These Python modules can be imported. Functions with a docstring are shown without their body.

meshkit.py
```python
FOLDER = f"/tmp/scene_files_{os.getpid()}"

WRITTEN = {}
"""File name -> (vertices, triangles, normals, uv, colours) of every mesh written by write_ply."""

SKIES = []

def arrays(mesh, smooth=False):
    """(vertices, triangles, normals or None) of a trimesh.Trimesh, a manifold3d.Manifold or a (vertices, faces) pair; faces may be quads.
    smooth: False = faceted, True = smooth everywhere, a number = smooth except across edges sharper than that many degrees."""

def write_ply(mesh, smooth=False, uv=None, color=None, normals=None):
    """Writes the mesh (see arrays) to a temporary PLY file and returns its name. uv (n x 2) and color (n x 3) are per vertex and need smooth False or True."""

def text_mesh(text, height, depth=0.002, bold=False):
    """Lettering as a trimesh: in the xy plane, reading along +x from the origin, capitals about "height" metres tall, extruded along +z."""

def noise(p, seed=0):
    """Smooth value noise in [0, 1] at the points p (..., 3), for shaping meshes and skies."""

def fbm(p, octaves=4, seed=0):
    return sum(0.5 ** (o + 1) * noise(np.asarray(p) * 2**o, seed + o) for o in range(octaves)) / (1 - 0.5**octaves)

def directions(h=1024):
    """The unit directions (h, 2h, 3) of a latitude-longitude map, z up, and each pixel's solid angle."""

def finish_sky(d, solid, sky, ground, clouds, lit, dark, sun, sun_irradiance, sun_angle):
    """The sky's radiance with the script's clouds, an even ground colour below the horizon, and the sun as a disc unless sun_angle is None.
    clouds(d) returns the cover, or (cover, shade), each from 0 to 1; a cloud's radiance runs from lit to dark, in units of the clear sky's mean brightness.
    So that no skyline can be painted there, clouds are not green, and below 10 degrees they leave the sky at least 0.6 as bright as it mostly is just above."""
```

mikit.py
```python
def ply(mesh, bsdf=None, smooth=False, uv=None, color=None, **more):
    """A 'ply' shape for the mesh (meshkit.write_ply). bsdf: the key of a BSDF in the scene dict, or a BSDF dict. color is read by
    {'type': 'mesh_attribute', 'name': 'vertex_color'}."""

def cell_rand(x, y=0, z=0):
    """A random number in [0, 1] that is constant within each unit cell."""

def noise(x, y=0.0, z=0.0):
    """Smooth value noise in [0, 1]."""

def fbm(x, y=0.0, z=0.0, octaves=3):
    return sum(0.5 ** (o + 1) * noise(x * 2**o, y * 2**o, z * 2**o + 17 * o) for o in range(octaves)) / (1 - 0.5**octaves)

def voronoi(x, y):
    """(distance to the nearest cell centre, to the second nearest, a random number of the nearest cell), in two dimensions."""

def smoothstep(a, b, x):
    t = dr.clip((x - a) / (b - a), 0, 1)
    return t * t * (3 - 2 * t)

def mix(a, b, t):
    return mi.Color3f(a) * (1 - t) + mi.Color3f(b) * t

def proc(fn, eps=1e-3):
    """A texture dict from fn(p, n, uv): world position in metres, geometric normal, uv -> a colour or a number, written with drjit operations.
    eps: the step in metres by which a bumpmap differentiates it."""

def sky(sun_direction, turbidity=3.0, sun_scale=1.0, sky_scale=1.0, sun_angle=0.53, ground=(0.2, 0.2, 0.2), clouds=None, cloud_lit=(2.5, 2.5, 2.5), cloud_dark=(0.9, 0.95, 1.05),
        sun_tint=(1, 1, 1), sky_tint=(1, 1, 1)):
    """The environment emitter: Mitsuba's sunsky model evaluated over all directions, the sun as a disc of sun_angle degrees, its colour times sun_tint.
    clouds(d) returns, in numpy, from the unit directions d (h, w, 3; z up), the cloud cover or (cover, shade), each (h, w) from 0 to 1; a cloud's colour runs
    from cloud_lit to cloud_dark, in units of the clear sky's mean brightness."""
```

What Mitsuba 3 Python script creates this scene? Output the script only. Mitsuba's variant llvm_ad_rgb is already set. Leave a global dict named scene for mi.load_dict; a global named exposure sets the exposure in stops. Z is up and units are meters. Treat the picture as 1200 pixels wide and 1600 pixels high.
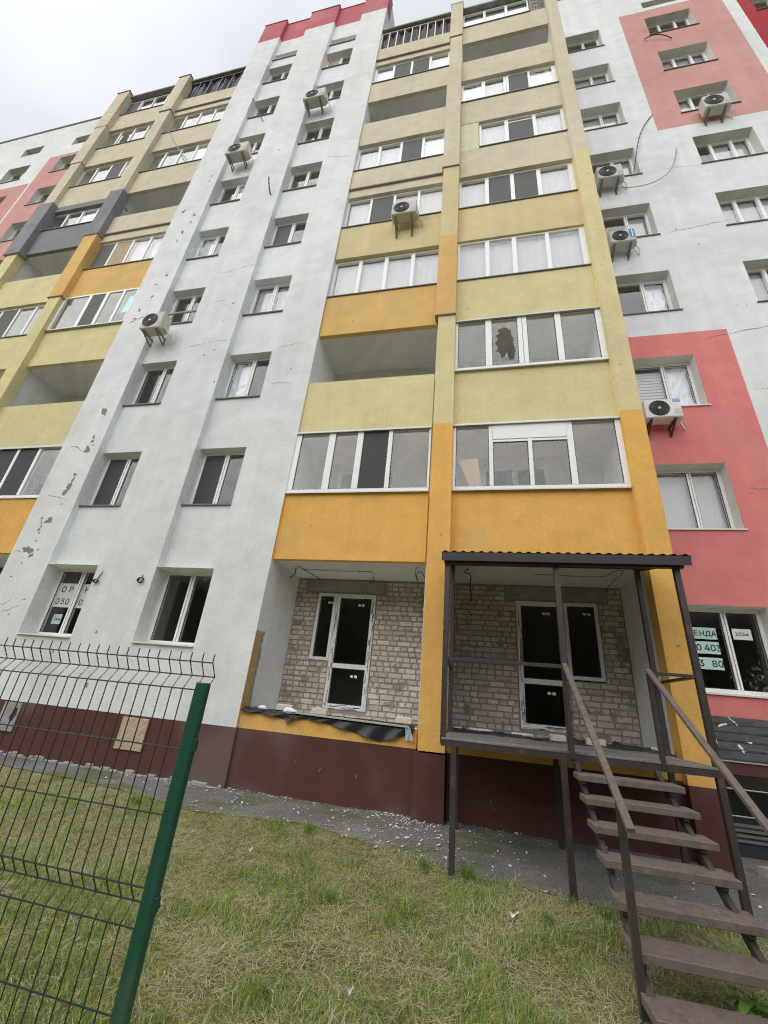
import math, random
import numpy as np, trimesh, mitsuba as mi, drjit as dr
from shapely.geometry import Polygon
import mikit, meshkit
from mikit import proc, noise, fbm, voronoi, smoothstep, mix, cell_rand

T = mi.ScalarTransform4f
scene, labels = {}, {}
rng = np.random.default_rng(7)
random.seed(7)

# ------------------------------------------------------------------ camera, sky, exposure
CAM = np.array([0.0, -6.741, 1.70])
FWD = np.array([-0.21917367, 0.88397207, 0.41298461])
UPV = np.array([0.00479196, -0.42229584, 0.9064454])
scene['camera'] = {'type': 'perspective', 'fov': 85.38, 'fov_axis': 'x', 'near_clip': 0.05, 'far_clip': 3000.0,
                   'to_world': T().look_at(origin=CAM.tolist(), target=(CAM + FWD).tolist(), up=UPV.tolist())}
SUN = (-0.30, -0.80, 0.62)


def overcast(d):
    s = np.array(SUN) / np.linalg.norm(SUN)
    c = np.clip(d @ s, -1, 1)
    n = meshkit.fbm(d * np.array([3.0, 3.0, 5.0]) + 4.0, 4, 3)
    shade = 1.0 - 0.80 * np.clip((c + 0.25) / 1.25, 0, 1) ** 2 + 0.22 * (n - 0.5) * np.clip(c + 0.5, 0.12, 1)
    return np.ones(d.shape[:2]), np.clip(shade, 0, 1)


scene['sky'] = mikit.sky(SUN, turbidity=3.0, sun_scale=0.10, sun_angle=100, sun_tint=(.85, .96, 1.15), clouds=overcast,
                         cloud_lit=(6.2, 6.18, 6.15), cloud_dark=(.44, .565, .74), ground=(0.16, 0.16, 0.13))
exposure = 2.45

# ------------------------------------------------------------------ helpers


def numbered(key, extra=()):
    if key not in used and key not in scene:
        used.add(key)
        return key
    i = 1
    while f'{key}_{i:03d}' in used:
        i += 1
    used.add(f'{key}_{i:03d}')
    return f'{key}_{i:03d}'


used = set()


class MB:
    """collects faces; uv.x of a vertex holds its paint number"""

    def __init__(self):
        self.v, self.f, self.u, self.n = [], [], [], 0

    def add(self, v, f, c=0.0):
        v = np.asarray(v, float)
        f = np.asarray(f, int)
        self.v.append(v)
        self.f.append(f + self.n)
        u = np.zeros((len(v), 2))
        u[:, 0] = c
        u[:, 1] = 0.5
        self.u.append(u)
        self.n += len(v)
        return self

    def quad(self, a, b, c, d, col=0.0):
        return self.add([a, b, c, d], [[0, 1, 2], [0, 2, 3]], col)

    def box(self, x0, x1, y0, y1, z0, z1, c=0.0):
        v = [[x, y, z] for z in (z0, z1) for y in (y0, y1) for x in (x0, x1)]
        f = [[0, 2, 3], [0, 3, 1], [4, 5, 7], [4, 7, 6], [0, 1, 5], [0, 5, 4], [2, 6, 7], [2, 7, 3], [0, 4, 6], [0, 6, 2], [1, 3, 7], [1, 7, 5]]
        return self.add(v, f, c)

    def cbox(self, x0, x1, y0, y1, z0, z1, ch=0.006, c=0.0):
        """box with chamfered edges"""
        m = trimesh.convex.convex_hull(np.array([[x, y, z] for sx in (0, 1) for sy in (0, 1) for sz in (0, 1) for (x, y, z) in (
            ((x0, x1)[sx], (y0 + ch, y1 - ch)[sy], (z0 + ch, z1 - ch)[sz]),
            ((x0 + ch, x1 - ch)[sx], (y0, y1)[sy], (z0 + ch, z1 - ch)[sz]),
            ((x0 + ch, x1 - ch)[sx], (y0 + ch, y1 - ch)[sy], (z0, z1)[sz]))]))
        return self.add(m.vertices, m.faces, c)

    def bar(self, p, q, w, h, up=(0, 0, 1), c=0.0):
        """rectangular bar from p to q, w across, h along 'up'"""
        p, q, up = np.array(p, float), np.array(q, float), np.array(up, float)
        d = (q - p) / np.linalg.norm(q - p)
        s = np.cross(d, up)
        s /= np.linalg.norm(s)
        t = np.cross(s, d)
        v = [e + s * a * w / 2 + t * b * h / 2 for e in (p, q) for a, b in ((-1, -1), (1, -1), (1, 1), (-1, 1))]
        f = [[0, 1, 2], [0, 2, 3], [4, 6, 5], [4, 7, 6]]
        for k in range(4):
            a, b = k, (k + 1) % 4
            f += [[a, a + 4, b + 4], [a, b + 4, b]]
        m = trimesh.Trimesh(v, f, process=False)
        if m.volume < 0:
            f = [x[::-1] for x in f]
        return self.add(v, f, c)

    def tube(self, pts, r, n=6, c=0.0):
        pts = np.array(pts, float)
        rs = np.broadcast_to(np.asarray(r, float), (len(pts),))
        tang = np.gradient(pts, axis=0)
        ref = np.array([0.31, 0.27, 0.91])
        V, F = [], []
        for i, p in enumerate(pts):
            t = tang[i] / (np.linalg.norm(tang[i]) + 1e-12)
            s = np.cross(t, ref)
            s /= np.linalg.norm(s)
            b = np.cross(t, s)
            for k in range(n):
                a = 2 * math.pi * k / n
                V.append(p + rs[i] * (math.cos(a) * s + math.sin(a) * b))
        for i in range(len(pts) - 1):
            for k in range(n):
                a, b = i * n + k, i * n + (k + 1) % n
                F += [[a, b, b + n], [a, b + n, a + n]]
        c0, c1 = len(V), len(V) + 1
        V += [pts[0], pts[-1]]
        for k in range(n):
            F += [[c0, (k + 1) % n, k], [c1, (len(pts) - 1) * n + k, (len(pts) - 1) * n + (k + 1) % n]]
        return self.add(V, F, c)

    def mesh(self):
        return np.vstack(self.v), np.vstack(self.f)

    def put(self, key, mat, parent=None, smooth=False, color=None, **more):
        if not self.v:
            return None
        v, f = self.mesh()
        key = numbered((parent + '__' if parent else '') + key)
        if smooth is True or smooth is False:
            scene[key] = mikit.ply((v, f), mat, smooth=smooth, uv=np.vstack(self.u), color=color, **more)
        else:
            scene[key] = mikit.ply((v, f), mat, smooth=smooth, **more)
        return key


def lab(key, label=None, cat=None, group=None, kind=None):
    d = {}
    if label:
        d['label'] = label
    if cat:
        d['category'] = cat
    if group:
        d['group'] = group
    if kind:
        d['kind'] = kind
    labels[key] = d
    return key


def thing(name, label, cat, group=None):
    return lab(numbered(name), label, cat, group)


def outline(cx, cz, rx, rz, n, seed, jag=0.35, rot=0.0):
    r = np.random.default_rng(seed)
    a = np.linspace(0, 2 * math.pi, n, endpoint=False)
    k = 1 + jag * (r.random(n) - 0.5) * 2
    x, z = rx * k * np.cos(a), rz * k * np.sin(a)
    return np.stack([cx + x * math.cos(rot) - z * math.sin(rot), cz + x * math.sin(rot) + z * math.cos(rot)], 1)


def plate(poly, y, t):
    """a flat polygon given in (x, z), lying at y and t thick towards the camera side"""
    p = Polygon(poly).buffer(0)
    if p.geom_type != 'Polygon':
        p = max(p.geoms, key=lambda g: g.area)
    m = trimesh.creation.extrude_polygon(p, t, engine='earcut')
    v = np.array(m.vertices)
    return np.stack([v[:, 0], y - v[:, 2], v[:, 1]], 1), np.array(m.faces)


# ------------------------------------------------------------------ materials
WHITE, OCHRE, PALE, KHAKI, BEIGE, RED, PINK, TOPRED, MAROON, GREY, CREAM, REVEAL, LOGGIA, DARKRED, CEIL, LIGHTOCHRE, MORTAR = range(17)
PAINT = {WHITE: (.70, .72, .725), OCHRE: (.74, .43, .125), PALE: (.66, .58, .325), KHAKI: (.60, .505, .29), BEIGE: (.60, .54, .415),
         RED: (.68, .225, .215), PINK: (.56, .31, .285), TOPRED: (.48, .15, .17), MAROON: (.108, .048, .043), GREY: (.23, .235, .245),
         CREAM: (.68, .665, .50), REVEAL: (.66, .655, .62), LOGGIA: (.68, .69, .69), DARKRED: (.36, .055, .06), CEIL: (.72, .72, .715),
         LIGHTOCHRE: (.65, .43, .17), MORTAR: (.30, .26, .235)}


def paint(uv):
    c = mi.Color3f(0.5)
    for k, v in PAINT.items():
        c = dr.select(dr.abs(uv.x - k) < 0.5, mi.Color3f(*v), c)
    return c


def stucco_color(p, n, uv):
    h = p.x + p.y * 0.9
    big = fbm(h * 0.55, p.z * 0.55, 3.0, 3)
    streak = fbm(h * 7.0, p.z * 0.35, 9.0, 2)
    fine = noise(h * 38.0, p.z * 38.0, p.y * 20.0)
    mid = fbm(h * 3.1, p.z * 4.3, 5.0, 2)
    k = 1.0 + 0.16 * (big - 0.5) + 0.09 * (streak - 0.5) + 0.11 * (fine - 0.5) + 0.14 * (mid - 0.5)
    # grey dust stains in loose patches
    st = smoothstep(0.60, 0.82, fbm(h * 0.9 + 7.0, p.z * 0.7, 2.0, 3)) * 0.16
    return mix(paint(uv) * k, mi.Color3f(.42, .42, .40), st)


def stucco_bump(p, n, uv):
    h = p.x + p.y * 0.9
    return 0.5 * fbm(h * 16.0, p.z * 16.0, p.y * 9.0, 2) + 1.3 * noise(h * 3.3, p.z * 2.6, 1.5)


scene['stucco'] = {'type': 'bumpmap', 'arbitrary': proc(stucco_bump, eps=0.012), 'scale': 0.0085,
                   'bsdf': {'type': 'twosided', 'bsdf': {'type': 'principled', 'base_color': proc(stucco_color), 'roughness': 0.9, 'specular': 0.08}}}


def brick_color(p, n, uv):
    k = noise(p.x * 55.0, p.z * 55.0, 2.0)
    m = fbm(p.x * 9.0, p.z * 9.0, 4.0, 2)
    base = mix(mi.Color3f(.49, .42, .36), mi.Color3f(.67, .60, .525), uv.x)
    base = base * (0.82 + 0.2 * k + 0.2 * m)
    return mix(base, mi.Color3f(.23, .19, .165), smoothstep(.62, .75, fbm(p.x * 5 + 3, p.z * 6, 8.0, 3)) * .7)


scene['brick'] = {'type': 'twosided', 'bsdf': {'type': 'principled', 'base_color': proc(brick_color), 'roughness': 0.9, 'specular': 0.2}}


def mortar_color(p, n, uv):
    return mix(mi.Color3f(.24, .205, .18), mi.Color3f(.42, .37, .325), fbm(p.x * 12, p.z * 12, p.y * 12, 3))


scene['mortar'] = {'type': 'twosided', 'bsdf': {'type': 'diffuse', 'reflectance': proc(mortar_color)}}


def concrete_color(p, n, uv):
    return mix(mi.Color3f(.22, .215, .205), mi.Color3f(.44, .43, .41), fbm(p.x * 5, p.z * 5, p.y * 5, 3)) * (0.85 + 0.3 * noise(p.x * 60, p.z * 60, p.y * 60))


scene['concrete'] = {'type': 'twosided', 'bsdf': {'type': 'diffuse', 'reflectance': proc(concrete_color)}}


def P(key, col, rough=0.5, spec=0.5, metal=0.0, **kw):
    scene[key] = {'type': 'twosided', 'bsdf': {'type': 'principled', 'base_color': {'type': 'rgb', 'value': list(col)}, 'roughness': rough, 'specular': spec, 'metallic': metal, **kw}}


P('frame_white', (.80, .81, .80), .35)
P('gasket', (.03, .03, .03), .6)
P('sill_metal', (.13, .13, .13), .45)
P('sill_white', (.72, .71, .68), .4)
P('sill_zinc', (.48, .49, .50), .35, .5, .3)
P('curtain', (.50, .505, .53), .9, .2)
P('dark_sheet', (.085, .085, .088), .9, .2)
P('grey_sheet', (.15, .15, .15), .9, .2)
P('room', (.42, .40, .37), .9, .2)
P('ac_white', (.70, .70, .66), .45)
P('ac_dirty', (.50, .48, .42), .6)
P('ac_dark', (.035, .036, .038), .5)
P('ac_hub', (.45, .45, .44), .5)
P('steel', (.20, .19, .18), .5, .5, .4)
P('black_cable', (.028, .027, .027), .6)
P('fence_green', (.006, .070, .040), .35)
P('wire_green', (.014, .034, .026), .4)
P('tarp', (.018, .019, .022), .38)
P('film_clear', (.62, .66, .72), .18, .8)
P('sticker_blue', (.05, .17, .48), .4)
P('sticker_white', (.78, .79, .80), .5)
P('paper_white', (.74, .76, .75), .8, .2)
P('paper_green', (.50, .70, .64), .8, .2)
P('ink', (.03, .04, .05), .8, .2)
P('turquoise', (.22, .62, .50), .6)
P('chip', (.24, .23, .22), .95, .1)
P('crack', (.21, .205, .20), .95, .1)
P('foam', (.48, .33, .11), .9, .2)
P('wood_old', (.40, .38, .35), .8)
P('scuff', (.20, .15, .14), .9, .2)
P('canopy_black', (.022, .019, .019), .45)
P('flake', (.66, .66, .64), .8, .2)
scene['glass'] = {'type': 'thindielectric', 'int_ior': 1.52}


def rail_paint(p, n, uv):
    k = fbm(p.x * 14, p.y * 14, p.z * 9, 3)
    rust = smoothstep(.66, .80, fbm(p.x * 11 + 4, p.y * 11, p.z * 7, 3)) * .6
    return mix(mix(mi.Color3f(.034, .027, .026), mi.Color3f(.062, .05, .047), k), mi.Color3f(.12, .062, .04), rust)


def green_paint(p, n, uv):
    k = fbm(p.x * 30, p.y * 30, p.z * 5, 3)
    dust = smoothstep(.58, .8, fbm(p.x * 18 + 2, p.y * 18, p.z * 3.0, 3)) * .35
    return mix(mix(mi.Color3f(.005, .058, .033), mi.Color3f(.008, .085, .05), k), mi.Color3f(.10, .12, .08), dust)


def tread_paint(p, n, uv):
    k = fbm(p.x * 22, p.y * 22, p.z * 22, 3)
    return mix(mi.Color3f(.10, .074, .064), mi.Color3f(.185, .145, .13), k) * (0.8 + 0.4 * noise(p.x * 110, p.y * 110, p.z * 110))


def deck_paint(p, n, uv):
    k = fbm(p.x * 2.2, p.y * 11, 1.0, 3)
    return mix(mi.Color3f(.075, .066, .062), mi.Color3f(.24, .22, .205), k) * (0.8 + 0.4 * noise(p.x * 40, p.y * 110, 3))


for key, fn, ro in (('metal_brown', rail_paint, .38), ('post_green', green_paint, .4), ('tread', tread_paint, .55), ('deck', deck_paint, .5)):
    scene[key] = {'type': 'twosided', 'bsdf': {'type': 'principled', 'base_color': proc(fn), 'roughness': ro, 'specular': 0.5}}


def osb_color(p, n, uv):
    a = noise(p.x * 30 + p.z * 18, p.z * 75 - p.x * 30, 1.0)
    b = noise(p.x * 85 - p.z * 20, p.z * 22 + p.x * 45, 5.0)
    return mix(mi.Color3f(.30, .21, .14), mi.Color3f(.68, .56, .43), 0.5 * a + 0.5 * b)


scene['osb'] = {'type': 'twosided', 'bsdf': {'type': 'diffuse', 'reflectance': proc(osb_color)}}


def slate_color(p, n, uv):
    k = fbm(p.x * 7, p.y * 20, 2.0, 3)
    return mix(mi.Color3f(.035, .036, .04), mi.Color3f(.10, .102, .108), k) * (0.7 + 0.6 * noise(p.x * 90, p.y * 90, 0))


scene['slate'] = {'type': 'twosided', 'bsdf': {'type': 'principled', 'base_color': proc(slate_color), 'roughness': 0.8, 'specular': 0.3}}


def asphalt_color(p, n, uv):
    k = fbm(p.x * 2.0, p.y * 3.0, 2.0, 3)
    g = noise(p.x * 120, p.y * 120, 1.0)
    c = mix(mi.Color3f(.125, .119, .112), mi.Color3f(.24, .228, .216), k) * (0.65 + 0.7 * g)
    return mix(c, mi.Color3f(.115, .13, .055) * (0.6 + 0.8 * g), 0.75 * smoothstep(.56, .72, fbm(p.x * 1.6 + 5, p.y * 3.0, 6.0, 4)))


def soil_color(p, n, uv):
    k = fbm(p.x * 5.0, p.y * 5.0, 2.0, 4)
    return mix(mi.Color3f(.10, .088, .046), mi.Color3f(.33, .30, .165), k) * (0.6 + 0.8 * noise(p.x * 60, p.y * 60, 1.0))


scene['asphalt'] = {'type': 'twosided', 'bsdf': {'type': 'diffuse', 'reflectance': proc(asphalt_color)}}
scene['soil'] = {'type': 'twosided', 'bsdf': {'type': 'diffuse', 'reflectance': proc(soil_color)}}
scene['blade'] = {'type': 'principledthin', 'base_color': {'type': 'mesh_attribute', 'name': 'vertex_color'}, 'roughness': 0.6, 'spec_trans': 0.0, 'diff_trans': 0.9, 'eta': 1.3}
scene['leaf'] = {'type': 'principledthin', 'base_color': {'type': 'mesh_attribute', 'name': 'vertex_color'}, 'roughness': 0.45, 'spec_trans': 0.0, 'diff_trans': 0.5, 'eta': 1.4}
P('bark', (.10, .08, .06), .9, .2)


# ------------------------------------------------------------------ ground
def gz(x, y):
    y = np.asarray(y, float)
    z = np.interp(y, [-60, -9, -5.2, -3.3, -1.45, -0.3, 0.4, 60], [0.0, 0.0, 0.03, 0.08, 0.165, 0.30, 0.335, 0.335])
    return z + 0.016 * (meshkit.noise(np.stack([np.asarray(x, float) * 1.7, y * 1.7, np.zeros_like(y)], -1), 5) - 0.5) * (np.abs(y) < 30)


def sheet(xs, ys, dz, mask=None):
    X, Y = np.meshgrid(xs, ys)
    Z = gz(X, Y) + dz
    v = np.stack([X, Y, Z], -1).reshape(-1, 3)
    i = np.arange(len(v)).reshape(X.shape)
    f = np.stack([i[:-1, :-1], i[:-1, 1:], i[1:, 1:], i[1:, :-1]], -1).reshape(-1, 4)
    return v, np.vstack([f[:, [0, 1, 2]], f[:, [0, 2, 3]]])


gx = np.r_[-1500, -400, -120, -50, np.arange(-24, 12, 0.25), 14, 20, 50, 120, 400, 1500]
gy = np.r_[-1500, -400, -120, -60, -30, -15, np.arange(-9, 2.0, 0.25), 10, 60, 400, 1500]
m = MB()
m.add(*sheet(gx, gy, 0.0))
lab(m.put('ground', 'soil', smooth=True), 'sloping lawn ground of soil and thatch', None, None, 'structure')


def pave_edge(x):
    """y of the grass edge of the pavement"""
    x = np.asarray(x, float)
    e = np.interp(x, [-12, -7, -5.3, -3.5, -1.9, -0.3, 0.6, 2.2, 3.2, 12], [-.55, -.55, -.62, -.95, -.80, -1.30, -1.40, -1.5, -1.7, -1.9])
    return e + 0.10 * (meshkit.fbm(np.stack([x * 2.3, x * 0, x * 0], -1), 3, 2) - 0.5)


xs = np.arange(-24, 12, 0.1)
ks = np.linspace(0, 1, 12)
V = np.array([[x, (1 - k) * pave_edge(x) + k * 1.9, 0] for x in xs for k in ks])
V[:, 2] = gz(V[:, 0], V[:, 1]) + 0.012
I = np.arange(len(V)).reshape(len(xs), len(ks))
F = np.stack([I[:-1, :-1], I[1:, :-1], I[1:, 1:], I[:-1, 1:]], -1).reshape(-1, 4)
m = MB()
m.add(V, np.vstack([F[:, [0, 1, 2]], F[:, [0, 2, 3]]]))
lab(m.put('pavement', 'asphalt', smooth=True), 'narrow grey asphalt strip along the foot of the building', None, None, 'structure')

# ------------------------------------------------------------------ the building
B = thing('apartment_building', 'nine storey apartment block with white, ochre and red plaster and battered balconies', 'apartment building')
zt = lambda n: 5.26 + 2.8 * (n - 2)        # top of a balcony parapet
zb = lambda n: 3.91 + 2.8 * (n - 2)        # its lower edge
sill = lambda n: 2.29 + 2.8 * (n - 1)      # window sills of the plain walls
head = lambda n: 3.68 + 2.8 * (n - 1)
TOP = 29.7


def part(mb, name, mat, label=None, parent=B, **kw):
    k = mb.put(name, mat, parent, **kw)
    if label and k:
        lab(k, label)
    return k


def wall_grid(x0, x1, z0, z1, y, holes, color, thick=0.22, ycuts=(), xcuts=()):
    """front and back face of a wall with rectangular holes, one MB per paint"""
    X = sorted({x0, x1, *xcuts, *[h[0] for h in holes], *[h[1] for h in holes]})
    Z = sorted({z0, z1, *ycuts, *[h[2] for h in holes], *[h[3] for h in holes]})
    X = [x for x in X if x0 <= x <= x1]
    Z = [z for z in Z if z0 <= z <= z1]
    out = {}
    for a, b in zip(X, X[1:]):
        for c, d in zip(Z, Z[1:]):
            mx, mz = (a + b) / 2, (c + d) / 2
            if any(h[0] < mx < h[1] and h[2] < mz < h[3] for h in holes):
                continue
            k = color(mx, mz)
            o = out.setdefault(k, MB())
            o.quad((a, y, c), (b, y, c), (b, y, d), (a, y, d), k)
            o.quad((b, y + thick, c), (a, y + thick, c), (a, y + thick, d), (b, y + thick, d), k)
    return out


def window(x0, x1, z0, z1, y, panes, wall=None, sillk='metal', fw=0.055, lintel=0.0, label=None, gask=False, sill_y=None, sill_over=0.03, rcol=REVEAL, top_frac=None):
    """panes: (a, b, kind[, low, high]) as fractions of the opening; wall: y of the wall face (adds the reveal)"""
    w = numbered(B + '__window')
    if label:
        lab(w, label)
    fr, gl, gk, dk = MB(), [], MB(), 0.07
    W, H = x1 - x0, z1 - z0
    fr.cbox(x0, x1, y, y + dk, z0, z0 + fw * 1.25, .004)
    fr.cbox(x0, x1, y, y + dk, z1 - fw, z1, .004)
    pa = sorted(panes, key=lambda p: p[0])
    cols = sorted({(p[0], p[1]) for p in pa if len(p) == 3 or p[3] == 0})
    edges = [0.0] + [e for c in cols for e in c] + [1.0]
    for a, b in zip(edges[::2], edges[1::2]):
        if b - a > 0.001:
            fr.cbox(x0 + a * W, x0 + b * W, y - .003, y + dk + .003, z0 + fw * 1.25, z1 - fw, .004)
            if b - a > 0.05 and 0 < a and b < 1:      # two sashes meeting: a proud dark strip painted as the groove's shade
                mdl = x0 + (a + b) / 2 * W
                gk.box(mdl - .004, mdl + .004, y - .0065, y - .002, z0 + fw * 1.3, z1 - fw)
    for p in pa:
        a, b, kind = p[:3]
        lo, hi = (p[3], p[4]) if len(p) > 3 else (0, 1)
        zl, zh = z0 + fw * 1.25, z1 - fw
        zl, zh = zl + lo * (zh - zl), zl + hi * (zh - zl)
        xl, xh = x0 + a * W, x0 + b * W
        if hi < 1:
            fr.cbox(xl, xh, y - .002, y + dk, zh - .0, zh + .045, .004)
        if kind in 'gcxdltsk':
            if gask:
                t = .011
                for q in ((xl, xl + t, zl, zh), (xh - t, xh, zl, zh), (xl + t, xh - t, zl, zl + t), (xl + t, xh - t, zh - t, zh)):
                    gk.box(q[0], q[1], y + .012, y + .022, q[2], q[3])
            if kind != 'x':
                g = MB()
                for yy in (y + .026,):
                    g.quad((xl, yy, zl), (xh, yy, zl), (xh, yy, zh), (xl, yy, zh))
                g.put('pane', 'glass', w)
            else:
                for grow, yy in ((.84, y + .026),):
                    pts = [(330, 545), (372, 530), (402, 540), (430, 556), (428, 584), (452, 612), (440, 640), (452, 664), (463, 690), (448, 712), (442, 738), (405, 742), (388, 690), (372, 716), (345, 733), (338, 700),
                           (326, 688), (299, 684), (322, 657), (303, 640), (298, 622), (324, 612), (312, 596), (304, 580), (333, 572), (322, 556)]
                    hole = [(xl + (xh - xl) * (.5 + grow * ((px - 290) / 175 - .5)), zl + (zh - zl) * (.5 + grow * (.5 - (pz - 500) / 250))) for px, pz in pts]
                    if grow < 1:
                        for k_ in (2, 5, 8, 17, 20, 24):
                            hx, hz = hole[k_]
                            ex, ez = hx + (hx - (xl + xh) / 2) * .5, hz + (hz - (zl + zh) / 2) * .5
                            ex, ez = min(max(ex, xl), xh), min(max(ez, zl), zh)
                            cr = MB()
                            cr.quad((hx, yy - .001, hz), (ex, yy - .001, ez), (ex + .002, yy - .001, ez + .003), (hx + .004, yy - .001, hz + .005))
                            cr.put('crack', 'film_clear', w)
                    pol = Polygon([(xl, zl), (xh, zl), (xh, zh), (xl, zh)]).difference(Polygon(hole).buffer(0))
                    for gpoly in getattr(pol, 'geoms', [pol]):
                        if gpoly.area > 1e-3:
                            vv, ff = trimesh.creation.triangulate_polygon(gpoly, engine='earcut')
                            mm = MB()
                            mm.add(np.stack([vv[:, 0], np.full(len(vv), yy), vv[:, 1]], 1), ff)
                            lab(mm.put('pane', 'glass', w), 'broken pane with a jagged hole')
        if kind in 'cs':
            cu = MB()
            n = 26
            xx = np.linspace(xl - .02, xh + .02, n)
            yy = y + .13 + .0035 * np.sin(np.arange(n) * .9 + a * 9)
            zz0 = zl - .05 if kind == 'c' else zl + .25 * (zh - zl)
            for i in range(n - 1):
                cu.quad((xx[i], yy[i], zz0), (xx[i + 1], yy[i + 1], zz0), (xx[i + 1], yy[i + 1], zh + .05), (xx[i], yy[i], zh + .05))
            cu.put('curtain', 'curtain', w)
        if kind == 'l':
            for i in range(int((zh - zl) / .085)):
                s_ = MB()
                s_.bar((xl - .01, y + .12, zl + .05 + i * .085), (xh + .01, y + .12, zl + .05 + i * .085), .012, .086, up=(0, .25, 1))
                s_.put('blind_slat', 'curtain', w)
        if kind == 'n':
            o = MB()
            o.box(xl, xh, y + .012, y + .018, zl, zh)  # opaque sheet; the dark inside the open sash is put into its colour
            lab(o.put('insect_screen', 'dark_sheet' if z0 < 9.5 else 'grey_sheet', w), 'grey sheet painted as the dark of an open screened sash')
        if kind == 'b':
            o = MB()
            o.box(xl, xh, y + .015, y + .03, zl, zh)
            lab(o.put('board', 'osb', w), 'brown board in place of the glass')
        if kind == 'p':
            o = MB()
            o.cbox(xl + .004, xh - .004, y - .008, y + .03, zl, zh, .003)
            lab(o.put('panel', 'frame_white', w), 'solid white panel above the sashes')
        if kind == 't':
            o = MB()
            o.quad((xl + .02, y + .1, zl + .35 * (zh - zl)), (xh, y + .1, zl + .42 * (zh - zl)), (xh, y + .12, zh - .05), (xl + .1, y + .12, zh - .12))
            lab(o.put('sheet', 'turquoise', w), 'turquoise sheet behind the glass')
        if kind == 'k':
            n = 14
            gxx, gzz = np.meshgrid(np.linspace(xl, xh, n), np.linspace(zl, zh, n))
            q = np.stack([gxx * 9, gzz * 9, gxx * 0 + a], -1)
            gyy = y + .09 + .10 * (meshkit.fbm(q, 3, int(z0 * 7)) - .5)
            o = MB()
            i = np.arange(n * n).reshape(n, n)
            f = np.stack([i[:-1, :-1], i[:-1, 1:], i[1:, 1:], i[1:, :-1]], -1).reshape(-1, 4)
            o.add(np.stack([gxx, gyy, gzz], -1).reshape(-1, 3), np.vstack([f[:, [0, 1, 2]], f[:, [0, 2, 3]]]))
            lab(o.put('film', 'film_clear', w), 'crumpled plastic film behind the glass')
    fr.put('frame', 'frame_white', w)
    kk = gk.put('gasket', 'gasket', w)
    if kk:
        lab(kk, 'thin dark rubber seals round the panes and dark strips painted as sash grooves', kind='stuff')
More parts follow.
